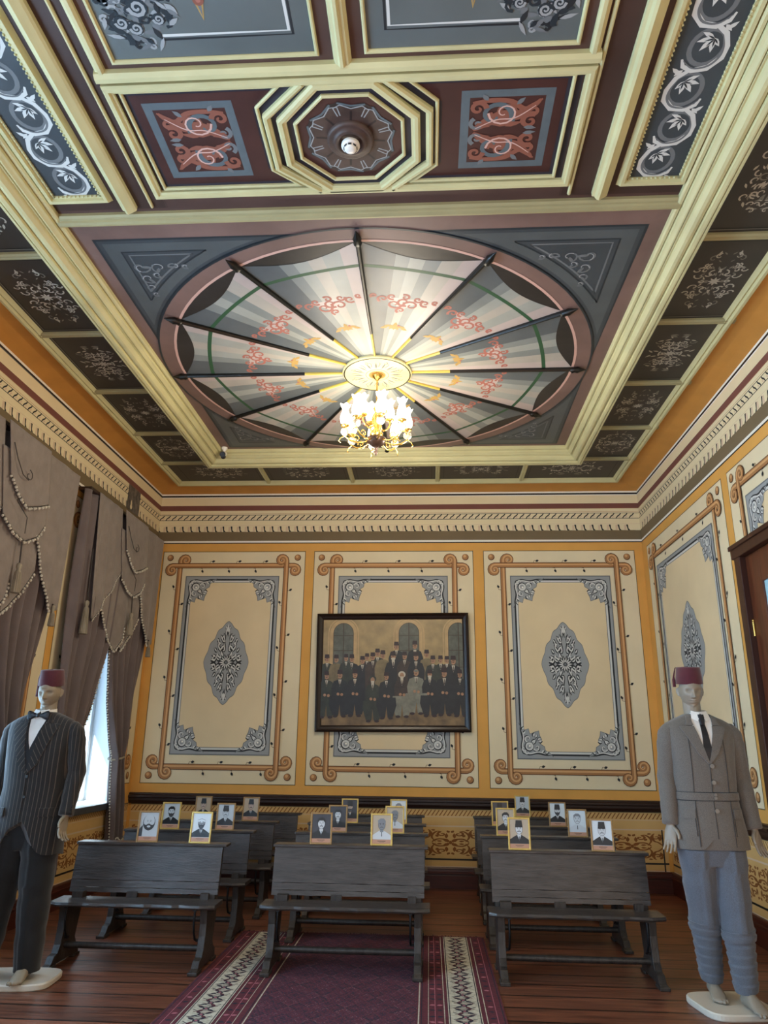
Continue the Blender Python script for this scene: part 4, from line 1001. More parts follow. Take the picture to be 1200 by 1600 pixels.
for (px, py, s, su, bd, hat) in ((155, 505, 1, S[3], None, True), (242, 498, 1.1, S[1], None, True), (340, 495, 1.1, S[0], None, True), (456, 530, 1.0, S[3], m_sh, False), (545, 510, 1, S[1], None, True), (646, 500, 1, S[2], m_sh, False), (738, 480, 1.15, m_gsu, None, False), (826, 495, 1, S[0], m_sh, True), (920, 488, 1.15, S[0], None, True), (1020, 495, 1, S[0], None, True)):
    x, z = Fx(px), Fz(py); fig(x, z, s, su, 28, hat, bd, True, .28)
    lg = m_gsu if su in (m_gsu,) or px in (646,) else S[0] if px not in (456, 155) else S[3]
    P.poly([(x-.11*s, z-.24), (x+.11*s, z-.24), (x+.12*s, z-.33), (x+.08*s, z-.46), (x+.015, z-.47), (x, z-.34), (x-.015, z-.47), (x-.08*s, z-.46), (x-.12*s, z-.33)], lg, 34)
    P.disc(x-.02, z-.22, .018, m_fc, 36, 8); P.disc(x+.025, z-.225, .018, m_fc, 36, 8)
    P.disc(x-.05, z-.475, .03, m_fzp, 36, 8, .016); P.disc(x+.05, z-.475, .03, m_fzp, 36, 8, .016)
    if not hat and px != 738: P.disc(x, z+.012, .045, m_sh if px == 646 else S[3], 31, 12, .04); P.disc(x, z, .026, m_fc, 33, 10, .034); P.poly([(x-.022, z-.01), (x+.022, z-.01), (x, z-.055)], m_sh, 34)
    if not hat and px == 738: P.disc(x, z+.02, .027, m_gsu, 33, 10, .015)
c.build('canvas', pic, fix=False)

# ------------------------------------------------------------------ ceiling fittings
m_plast = mat('white_plastic', '#e8e4da', .35); m_dgrey = mat('dark_grey_plastic', '#2a2b2e', .4)
sd = empty('smoke_detector', (OC[0]+CC, OC[1], ZC-.040)); tag(sd, 'small round white smoke detector in the centre of the octagon rosette', 'smoke detector')
mb = MB(); mb.lathe([(.05, 0), (.052, -.012), (.048, -.022), (.035, -.022), (.034, -.034), (.028, -.042), (.008, -.045)], (0, 0, 0), m_plast, 24); mb.build('body', sd)
mb = MB(); mb.ring = None
for k in range(8):
    a = k*PI/4; mb.box((.036*math.cos(a), .036*math.sin(a), -.0285), (.004, .018, .009), m_dgrey, Matrix.Rotation(a, 3, 'Z'))
mb.build('vent_slots', sd)
cc = empty('security_camera', (-2.29, 7.585, 4.68)); tag(cc, 'small dark and white security camera on the left end of the back beam', 'camera')
mb = MB(); mb.lathe([(.035, .02), (.035, 0), (.022, -.012), (.012, -.03)], (0, 0, 0), m_plast, 14); mb.build('mount', cc)
mb = MB(); mb.tube([(0, .03, -.045), (0, -.0, -.06), (0, -.05, -.085)], [.026, .034, .032], m_plast, 12); mb.build('housing', cc)
mb = MB(); mb.tube([(0, -.048, -.084), (0, -.062, -.09)], [.033, .030], m_dgrey, 12); mb.ball((0, -.02, -.098), .03, m_dgrey, 10, 6); mb.build('lens', cc)

# ------------------------------------------------------------------ chandelier
m_ormolu = mat('gilt_chandelier_metal', '#d2ac5c', .25, metal=.9); m_bronze = mat('dark_bronze', '#3b2a22', .35, metal=.6)
m_shade = mat('lit_frosted_glass_shade', '#fff4dc', .4, emit=2.6)
m_glassy = mat('cut_glass', '#f4f1e8', .08, trans=.7, spec=.8)
ch = empty('chandelier', (MC[0]+CC, MC[1], ZC-.042)); tag(ch, 'gilt chandelier with lit tulip glass shades hanging from the fan medallion', 'chandelier')
mb = MB(); mb.lathe([(.05, 0), (.055, -.01), (.03, -.03), (.012, -.05)], (0, 0, 0), m_ormolu, 20); mb.build('ceiling_cup', ch)
mb = MB(); mb.tube([(0, 0, -.04), (0, 0, -.36)], .007, m_ormolu, 8); 
mb.lathe([(.007, -.30), (.03, -.33), (.015, -.36), (.035, -.40), (.045, -.44), (.03, -.48), (.018, -.52), (.05, -.55), (.06, -.58), (.04, -.60)], (0, 0, 0), m_ormolu, 18); mb.build('stem', ch)
mb = MB(); mb.lathe([(.05, -.60), (.085, -.615), (.09, -.635), (.07, -.665), (.04, -.69), (.018, -.70), (.02, -.715), (.012, -.73), (.018, -.745), (.004, -.775)], (0, 0, 0), m_bronze, 24); mb.build('bowl', ch)
def shade_on(par, x, y, z, s=1.0):
    g = MB(); P_ = [(.020, 0), (.040, .018), (.046, .05), (.040, .09), (.028, .125), (.026, .14), (.036, .165), (.046, .182)]
    n = 20; rings = []
    for r_, h in P_:
        ring = []
        for k in range(n):
            a = 2*PI*k/n; rr = r_*s*(1+(.12*math.cos(5*a) if h > .15 else 0)); ring.append((x+rr*math.cos(a), y+rr*math.sin(a), z+h*s+(.008*math.cos(5*a) if h > .17 else 0)))
        rings.append(ring)
    g.loft(rings, m_shade, True, False, True); g.build('glass_shade', par)
for tier, (n, R, zt, s, off) in enumerate(((8, .275, -.50, 1.0, .2), (4, .13, -.40, .95, .5))):
    for k in range(n):
        a = 2*PI*k/n+off; ca, sa = math.cos(a), math.sin(a)
        f = lambda r_, z: (r_*ca, r_*sa, z)
        am = MB()
        if tier == 0:
            am.tube([f(.04, -.60), f(.09, -.65), f(.15, -.665), (f(.22, -.65)), f(.275, -.61), f(.29, -.57), f(.275, zt-.03)], [.009, .009, .008, .008, .007, .007, .008], m_ormolu, 8)
            am.tube([f(.17+.035*math.cos(t*.5)*(1-t/16), -.625+.035*math.sin(t*.5)*(1-t/16)) for t in range(14)], .005, m_ormolu, 6)
            am.tube([f(.275, -.61), f(.31, -.63), f(.325, -.66), f(.31, -.675)], [.006, .005, .004, .002], m_ormolu, 6)
        else:
            am.tube([f(.03, -.5), f(.07, -.53), f(.11, -.50), f(R, -.46), f(R, zt-.03)], [.008, .008, .007, .007, .008], m_ormolu, 8)
        am.lathe([(.008, zt-.035), (.032, zt-.022), (.04, zt-.01), (.018, zt-.004), (.018, zt+.004)], (R*ca, R*sa, 0), m_ormolu, 14)
        ao = am.build('arm', ch)
        if tier == 0:
            dg = MB(); dg.lathe([(.012, zt-.035), (.034, zt-.05), (.036, zt-.08), (.02, zt-.10), (.006, zt-.105)], (R*ca, R*sa, 0), m_glassy, 14); dg.build('glass_drop', ao)
        shade_on(ao, R*ca, R*sa, zt, s)
CHX, CHY = MC[0]+CC, MC[1]
light('chandelier_glow', 'POINT', (CHX, CHY, 4.46), .6, (1.0, .90, .72), shadow_soft_size=.06)
for k in range(4): light('chandelier_bulb', 'POINT', (CHX+.42*math.cos(k*PI/2+.4), CHY+.42*math.sin(k*PI/2+.4), 3.96), 20, (1.0, .88, .70), shadow_soft_size=.08)

# ------------------------------------------------------------------ curtains
m_cur = mat('taupe_velvet_curtain', '#6b5f5e', .85, sheen=.3, noise=.12, nscale=6, bump=.12, bscale=120)
m_val = mat('taupe_damask_valance', '#8a7f78', .8, sheen=.3, noise=.14, nscale=9, bump=.4, bscale=22)
m_pom = mat('silver_pompom', '#cfc9bc', .5, noise=.3, nscale=60); m_pomd = mat('dark_pompom_cord', '#3e3a38', .7)
m_tas = mat('grey_gold_tassel', '#9a907e', .7, noise=.3, nscale=40, stretch=(1, 1, .1))
def interp(pts, t):
    # t in 0..1 along list of (y, z) by index
    x = t*(len(pts)-1); i = min(int(x), len(pts)-2); f = x-i; f2 = f
    return tuple(pts[i][k]+(pts[i+1][k]-pts[i][k])*f2 for k in range(len(pts[0])))
def at_z(pts, z):
    # pts list (z, y) descending
    for i in range(len(pts)-1):
        if pts[i][0] >= z >= pts[i+1][0]:
            f = (pts[i][0]-z)/(pts[i][0]-pts[i+1][0]); f = f*f*(3-2*f) if False else f
            return pts[i][1]+(pts[i+1][1]-pts[i][1])*f
    return pts[-1][1] if z < pts[-1][0] else pts[0][1]
def curtain_panel(inner, outer, ztop, zbot, nf, base, dy, seed, amp=.04):
    mbb = MB(); R_ = random.Random(seed); ph = [R_.uniform(0, 6.28) for _ in range(3)]
    rows, cols_ = 60, 110; rings = []; edge = []
    for i in range(rows+1):
        z = ztop+(zbot-ztop)*i/rows; a, b_ = at_z(inner, z), at_z(outer, z); wd = abs(b_-a); ring = []
        A = amp*(.45+.55*min(1, .5/max(wd, .1)))
        for j in range(cols_+1):
            u = j/cols_; uu = u+.012*math.sin(z*2.2+ph[0])
            o = base+A*math.sin(2*PI*nf*uu+ph[1])+A*.4*math.sin(2*PI*nf*.47*uu+ph[2]+z*.6)
            ring.append((WL+max(.035, o), a+(b_-a)*u+dy, z))
        rings.append(ring); edge.append(ring[0])
    mbb.loft(rings, m_cur, False, False, True)
    return mbb, edge
def pom_line(pts, parent, r=.015, step=.034, dark=True, drop=0.018, name='pompom_trim'):
    mbb = MB(); acc = 0; k = 0
    mbb.tube(pts, .006, m_pomd, 5)
    for i in range(len(pts)-1):
        a, b_ = Vector(pts[i]), Vector(pts[i+1]); l = (b_-a).length; 
        while acc < l:
            p = a.lerp(b_, acc/max(l, 1e-6)); mbb.ball((p.x+.006, p.y+(.004 if k % 2 else -.004), p.z-drop), r*(1 if k % 2 else .8), m_pom, 6, 4); acc += step; k += 1
        acc -= l
    return mbb.build(name, parent, fix=False)
def tassel(parent, x, y, z0, z1, r=.035, cord=0):
    mbb = MB()
    if cord: mbb.tube([(x-.01, y, z0+cord), (x, y, z0+.02)], .007, m_pomd, 6)
    h = z0-z1
    mbb.lathe([(.006, z0+.03), (r*.6, z0+.02), (r*.7, z0), (r*.45, z0-.03), (r*.7, z0-.045), (r*.8, z0-h*.5), (r*1.05, z1+.01), (r, z1)], (x, y, 0), m_tas, 14)
    for k in range(14):
        a = 2*PI*k/14; mbb.tube([(x+r*.7*math.cos(a), y+r*.7*math.sin(a), z0-.05), (x+r*1.08*math.cos(a+.05), y+r*1.08*math.sin(a+.05), z1+.002*(k % 3))], .004, m_tas, 4)
    return mbb.build('tassel', parent, fix=False)
def swag(top, bot, off, amp, nf, ph=0, drape=0):
    mbb = MB(); rows, cols_ = 26, 44; rings = []; edge = []
    for i in range(rows+1):
        v = i/rows; ring = []
        for j in range(cols_+1):
            u = j/cols_; t = interp(top, u); b_ = interp(bot, u)
            y = t[0]+(b_[0]-t[0])*v; z = t[1]+(b_[1]-t[1])*v
            o = off+amp*math.sin(2*PI*nf*u+ph)*(.3+.7*v)+drape*math.sin(PI*u)*math.sin(v*PI*2.5)*.5+drape*v*(1-v)*2*math.sin(PI*u)
            ring.append((WL+o, y, z))
        rings.append(ring)
    mbb.loft(rings, m_val, False, False, True)
    return mbb, rings[-1]
def solid(o, t=.006):
    s = o.modifiers.new('s', 'SOLIDIFY'); s.thickness = t; s.offset = 0; return o
def window_dressing(dy, tags):
    # side curtains tied back
    innerL = [(3.9, 7.95), (2.5, 7.82), (2.38, 7.77), (1.79, 7.50), (1.48, 7.28), (1.25, 7.10), (1.18, 7.08), (.9, 7.14), (.38, 7.18)]
    outerL = [(3.9, 6.76), (2.08, 6.77), (1.25, 6.86), (1.18, 6.87), (.9, 6.84), (.38, 6.82)]
    innerR = [(3.9, 7.72), (2.4, 7.80), (1.9, 7.94), (1.51, 8.13), (1.36, 8.24), (1.3, 8.25), (1.07, 8.27), (.67, 8.33), (.36, 8.36)]
    outerR = [(3.9, 8.86), (2.7, 8.78), (2.07, 8.66), (1.55, 8.58), (1.38, 8.47), (1.3, 8.46), (.92, 8.62), (.36, 8.72)]
    for (inn, out, base, ties, sd_, lab) in ((innerL, outerL, .095, (1.215, 6.98, .13), 3, tags[0]), (innerR, outerR, .075, (1.34, 8.36, .115), 8, tags[1])):
        t = empty('curtain', (0, dy, 0)); tag(t, lab, 'curtain', 'velvet curtains')
        c, edge = curtain_panel(inn, out, 3.93, .36, 6, base, 0, sd_, .055); co = solid(c.build('cloth', t), .005)
        pom_line([e for i, e in enumerate(edge) if i > 18], t, .012, .03, drop=.0)
        tb = MB(); z, y, w_ = ties
        tb.tube([(WL+base+.075*math.cos(a), y+w_*math.sin(a), z+.02*math.sin(a)) for a in [2*PI*k/20 for k in range(21)]], .012, m_tas, 8); tb.build('tieback', t)
        if sd_ == 8:
            for k in range(3): pom_line([(WL+base+.075, 8.36+.33*u-.0, .50-k*.06+.02*math.sin(u*9+k)) for u in [j/10 for j in range(11)]], t, .011, .03, drop=0, name='fringe')
    v = empty('valance', (0, dy, 0)); tag(v, tags[2], 'valance', 'swagged valances')
    parts = [([(6.98, 3.96), (7.56, 3.96)], [(7.13, 2.68), (7.18, 2.66), (7.35, 2.87), (7.5, 3.03), (7.73, 3.28)], .15, .012, 3, 0, 0),
             ([(8.20, 3.96), (8.88, 3.96)], [(8.25, 3.2), (8.4, 3.0), (8.52, 2.82), (8.63, 2.63), (8.72, 2.60), (8.80, 2.64)], .15, .012, 2, 1, 0),
             ([(7.36, 3.5), (8.02, 3.45)], [(7.34, 2.88), (7.45, 2.70), (7.62, 2.56), (7.83, 2.44), (7.97, 2.58), (8.02, 2.75)], .13, .01, 1.5, 0, 0),
             ([(7.97, 3.35), (8.34, 3.35)], [(7.95, 2.47), (8.08, 2.55), (8.21, 2.68), (8.36, 2.9)], .13, .01, 1, 2, 0),
             ([(7.58, 3.75), (8.33, 3.75)], [(7.73, 3.22), (7.88, 3.12), (8.09, 3.09), (8.25, 3.17), (8.37, 3.31)], .16, .006, 1.5, 0, .02),
             ([(7.57, 3.96), (8.25, 3.96)], [(7.70, 3.54), (7.84, 3.43), (8.00, 3.36), (8.17, 3.42), (8.34, 3.49)], .185, .006, 1.5, 1, .02)]
    for k, p in enumerate(parts):
        c, edge = swag(p[0], p[1], p[2], p[3], p[4], p[5], p[6])
        so = solid(c.build('jabot' if k < 2 else 'swag', v), .006)
        if k < 1: pom_line(edge[6:], so, .009, .022, drop=.004)
        elif k == 1: pom_line(edge[:30], so)
        else: pom_line(edge, so)
    e = MB(); e.tube([(WL+.20, 7.66, 3.80), (WL+.215, 7.72, 3.68), (WL+.22, 7.82, 3.58), (WL+.225, 7.90, 3.56)], .004, m_pomd, 5); e.tube([(WL+.225, 7.90+.06*math.sin(a)*(1-a/8), 3.60+.05*math.cos(a)*(1-a/8)) for a in [k*.4 for k in range(16)]], .0035, m_pomd, 5)
    e.build('embroidery', v)
    e = MB(); e.tube([(WL+.215, 7.80, 3.36), (WL+.22, 7.90, 3.30), (WL+.22, 7.98, 3.26), (WL+.21, 8.0, 3.13)], .004, m_pomd, 5); e.build('embroidery', v)
    tassel(v, WL+.17, 6.97, 2.80, 2.50, .034, .55); tassel(v, WL+.19, 8.03, 2.86, 2.64, .034, .22); tassel(v, WL+.16, 8.73, 2.64, 2.48, .026, .04)
    pl = MB(); pl.bbox((WL+.002, 6.80, 3.93), (WL+.14, 8.9, 3.962), m_rail); pl.build('pelmet_board', v)
window_dressing(0, ('taupe velvet curtain tied back left of the far sunlit window', 'taupe velvet curtain tied back beside the back wall corner', 'swagged taupe valance with pompoms and tassels over the far window'))
window_dressing(-2.37, ('taupe velvet curtain at the near side of the nearer left window', 'taupe velvet curtain hanging behind the pinstriped mannequin', 'swagged taupe valance cut by the left edge of the photo'))

# ------------------------------------------------------------------ mannequins
m_skin = mat('pale_mannequin_enamel', '#8b8172', .5, bump=.02, bscale=30); m_skin2 = mat('ivory_mannequin_enamel', '#8f8370', .5)
m_eye = mat('painted_eye_line', '#5e564d', .5)
m_fez = mat('burgundy_felt', '#4c0c1d', .85, sheen=.4, noise=.12, nscale=40)
m_shirt = mat('white_cotton_shirt', '#dddbd6', .7, noise=.05, nscale=20)
m_tie = mat('black_satin', '#10131c', .4)
def cloth_mat(name, base, stripe=None, pitch=.028):
    m = bpy.data.materials.new(name); m.use_nodes = True; nt = m.node_tree; N = nt.nodes; L_ = nt.links; b = N['Principled BSDF']; b.inputs['Roughness'].default_value = .85; b.inputs['Sheen Weight'].default_value = .25
    tc = N.new('ShaderNodeTexCoord'); nz = N.new('ShaderNodeTexNoise'); nz.inputs['Scale'].default_value = 350; nz.inputs['Detail'].default_value = 2; L_.new(tc.outputs['Object'], nz.inputs['Vector'])
    r = N.new('ShaderNodeValToRGB'); L_.new(nz.outputs['Fac'], r.inputs[0]); c = hexc(base); r.color_ramp.elements[0].position = .35; r.color_ramp.elements[1].position = .65
    r.color_ramp.elements[0].color = tuple(x*.72 for x in c[:3])+(1,); r.color_ramp.elements[1].color = tuple(x*1.25 for x in c[:3])+(1,)
    out = r.outputs[0]
    if stripe:
        uv = N.new('ShaderNodeAttribute'); uv.attribute_name = 'stripe'
        f = N.new('ShaderNodeMath'); f.operation = 'FRACT'; d = N.new('ShaderNodeMath'); d.operation = 'DIVIDE'; d.inputs[1].default_value = pitch
        L_.new(uv.outputs['Fac'], d.inputs[0]); L_.new(d.outputs[0], f.inputs[0])
        g = N.new('ShaderNodeMath'); g.operation = 'LESS_THAN'; g.inputs[1].default_value = .13; L_.new(f.outputs[0], g.inputs[0])
        mx = N.new('ShaderNodeMixRGB'); mx.inputs[2].default_value = hexc(stripe); L_.new(g.outputs[0], mx.inputs[0]); L_.new(out, mx.inputs[1]); out = mx.outputs[0]
    L_.new(out, b.inputs['Base Color'])
    n2 = N.new('ShaderNodeTexNoise'); n2.inputs['Scale'].default_value = 7; L_.new(tc.outputs['Object'], n2.inputs['Vector'])
    bp = N.new('ShaderNodeBump'); bp.inputs['Strength'].default_value = .35; bp.inputs['Distance'].default_value = .02; L_.new(n2.outputs['Fac'], bp.inputs['Height']); L_.new(bp.outputs[0], b.inputs['Normal'])
    return m
m_gsuit = cloth_mat('grey_wool_suiting', '#625d57'); m_gsuitd = cloth_mat('dark_grey_seam_and_shade', '#2f2e2e'); m_gtr = cloth_mat('blue_grey_wool_trousers', '#555a63')
m_pin = cloth_mat('charcoal_pinstripe_wool', '#151313', '#544a41'); m_pind = cloth_mat('black_lapel_seam', '#161313'); m_navy = cloth_mat('black_navy_trousers', '#06080c'); m_vest = cloth_mat('black_waistcoat', '#0e1118')
m_btn = mat('grey_horn_button', '#77736c', .35); m_btnd = mat('black_button', '#141414', .3)

def head_into(mb, c, m, s=1.0, turn=0.0, nod=0.0):
    n, k = 96, 84; R = Matrix.Rotation(turn, 3, 'Z') @ Matrix.Rotation(nod, 3, 'X'); rings = []
    g = lambda x, mu, sg: math.exp(-((x-mu)/sg)**2)
    for i in range(k+1):
        ph = -PI/2+PI*i/k; ring = []
        for j in range(n):
            a = 2*PI*j/n; q = max(math.cos(ph), .01)
            x = math.sin(a)*q; y = -math.cos(a)*q; z = math.sin(ph)
            X, Y, Z = x*.074, y*.096, z*.118
            if z < 0: t = -z; X *= 1-.24*t**1.8; Y = Y*(1-.22*t**2) if y < 0 else Y*(1-.62*t**1.3)
            if y < 0:
                f = max(0, -y)**.6
                # brow, sockets, nose, mouth, chin
                Y -= .007*g(Z, .024, .009)*g(X, 0, .05)
                Y += .024*(g(X, .030, .016)+g(X, -.030, .016))*g(Z, .004, .011)*f
                Y -= .007*(g(X, .031, .012)+g(X, -.031, .012))*g(Z, -.001, .006)*f
                Y -= (.036*g(X, 0, .0100)*max(0, min(1, (.018-Z)/.05))*(1 if Z > -.036 else g(Z, -.036, .006)))*f
                Y -= .006*(g(X, .012, .007)+g(X, -.012, .007))*g(Z, -.033, .007)*f
                Y -= .011*g(X, 0, .022)*(g(Z, -.058, .006)+g(Z, -.070, .006)*.95)*f; Y += .012*g(X, 0, .026)*g(Z, -.064, .0034)*f
                Y += .006*g(X, 0, .02)*g(Z, -.082, .006)*f
                Y -= .010*g(X, 0, .020)*g(Z, -.101, .013)
                Y -= .004*(g(X, .045, .016)+g(X, -.045, .016))*g(Z, -.022, .018)*f
            v = R @ Vector((X*s, Y*s, Z*s)); ring.append(Vector(c)+v)
        rings.append(ring)
    mb.loft(rings, m, True, True, True)
    for sx in (-1, 1):
        v = lambda x, y, z: Vector(c)+R @ Vector((x*s, y*s, z*s))
        mb.tube([v(sx*.070, .018, .018), v(sx*.079, .024, .012), v(sx*.080, .02, -.006), v(sx*.075, .010, -.026), v(sx*.069, .006, -.032)], [.006*s, .010*s, .009*s, .007*s, .004*s], m, 8, ell=(.6, 1.5))
def hand_into(mb, wrist, d, wdir, m, thumb=1, s=1.0, curl=.35, splay=.10):
    d = Vector(d).normalized(); wv = Vector(wdir); wv = (wv-d*wv.dot(d)).normalized(); nv = d.cross(wv).normalized()
    W_ = Vector(wrist)
    P_ = lambda a, b_, c_: W_+(d*a+wv*b_+nv*c_)*s
    # palm
    rings = []
    for t, w_, th in ((-.04, .024, .020), (0, .026, .018), (.03, .036, .016), (.06, .042, .015), (.088, .041, .012), (.10, .034, .008)):
        rings.append([P_(t, w_*math.cos(2*PI*k/14), th*math.sin(2*PI*k/14)) for k in range(14)])
    mb.loft(rings, m, True, True, True)
    for i, (b_, ln) in enumerate(((-.031, .066), (-.0105, .080), (.0105, .085), (.031, .074))):
        pts = [P_(.07, b_*.9, 0)]; ang = .08+.04*i; p = P_(.092, b_, 0); pts.append(p.copy())
        sp_ = splay*b_/.03
        for f, (fr__) in enumerate((.42, .32, .26)):
            ang += curl*(.6+.4*f)
            dirv = (d*math.cos(ang)+nv*math.sin(ang)+wv*sp_).normalized(); p = p+dirv*ln*fr__*s; pts.append(p.copy())
        mb.tube(pts, [.0095*s, .0098*s, .0090*s, .0082*s, .0064*s], m, 8)
    b0 = thumb*.028
    pts = [P_(.012, b0*.6, .002), P_(.035, thumb*.048, .010), P_(.062, thumb*.062, .016), P_(.084, thumb*.066, .024)]
    mb.tube(pts, [.014*s, .0125*s, .0105*s, .0075*s], m, 8)
def foot_into(mb, ax, ay, az, m, toe=0.0, s=1.0):
    c, q = math.cos(toe), math.sin(toe)
    rings = []
    for t, w_, h, zz in ((.055, .024, .024, .032), (.04, .033, .04, .042), (.0, .036, .055, .058), (-.05, .038, .042, .044), (-.10, .044, .030, .032), (-.145, .045, .020, .022), (-.175, .036, .014, .017), (-.19, .018, .008, .012)):
        rings.append([(ax+s*(t*-q+w_*c*math.cos(a)), ay+s*(t*c+w_*q*math.cos(a)), az+s*(zz+h*math.sin(a))) for a in [2*PI*k/16 for k in range(16)]])
    mb.loft(rings, m, True, True, True)
    for k in range(5):
        w_ = -.034+.017*k; l = .195-.012*abs(k-(1 if toe >= 0 else 3)); 
        mb.ball((ax+s*(l*q+w_*c), ay-s*(l*c-w_*q), az+s*.015), (.0095*s, .016*s, .012*s), m, 8, 6)
def fuse(mb, name, m, parent, voxel=.0032):
    o = mb.build('tmp_fuse'); md = o.modifiers.new('r', 'REMESH'); md.mode = 'VOXEL'; md.voxel_size = voxel; md.use_smooth_shade = True
    sm_ = o.modifiers.new('s', 'SMOOTH'); sm_.iterations = 1; sm_.factor = .5
    dg = bpy.context.evaluated_depsgraph_get(); me = bpy.data.meshes.new_from_object(o.evaluated_get(dg)); me.name = name
    bpy.data.objects.remove(o); me.materials.clear(); me.materials.append(m)
    for p in me.polygons: p.use_smooth = True; p.material_index = 0
    r = bpy.data.objects.new(name, me); COL.objects.link(r); r.parent = parent
    return r
def sellipse(cx, cy, w_, d, z, n=64, e=2.4):
    out = []
    for k in range(n):
        a = 2*PI*k/n; c, q = math.cos(a), math.sin(a)
        out.append((cx+w_*math.copysign(abs(c)**(2/e), c), cy+d*math.copysign(abs(q)**(2/e), q), z))
    return out
def lerp_tab(tab, z):
    for i in range(len(tab)-1):
        if tab[i][0] <= z <= tab[i+1][0]:
            f = (z-tab[i][0])/(tab[i+1][0]-tab[i][0]); return [tab[i][k]+(tab[i+1][k]-tab[i][k])*f for k in range(1, len(tab[i]))]
    return list(tab[0][1:]) if z < tab[0][0] else list(tab[-1][1:])
def add_stripe(o, fn):
    me = o.data; at = me.attributes.new('stripe', 'FLOAT', 'POINT')
    for i, v in enumerate(me.vertices): at.data[i].value = fn(v.co)

class Torso:
    # table rows: z, half width, half depth, centre y
    def __init__(s, tab, e=2.4): s.tab = tab; s.e = e
    def front(s, x, z, off=0):
        w_, d, cy = lerp_tab(s.tab, z); t = min(.999, abs(x)/w_); return cy-d*(1-t**s.e)**(1/s.e)-off
    def patch(s, mb, rows, off, m, n=10, th=.004, cx=0):
        # rows: list of (z, xl, xr); a cloth patch following the front surface
        A = []; B = []
        for z, xl, xr in rows:
            A.append([(cx+xl+(xr-xl)*j/n, s.front(xl+(xr-xl)*j/n, z, off), z) for j in range(n+1)])
            B.append([(cx+xl+(xr-xl)*j/n, s.front(xl+(xr-xl)*j/n, z, off-th-.004), z) for j in range(n+1)])
        rings = [a+b_[::-1] for a, b_ in zip(A, B)]
        mb.loft(rings, m, True, True, False); return mb
def densify(rows, k=8):
    out = []
    for i in range(len(rows)-1):
        for j in range(k):
            f = j/k; out.append(tuple(rows[i][q]+(rows[i+1][q]-rows[i][q])*f for q in range(3)))
    return out+[rows[-1]]

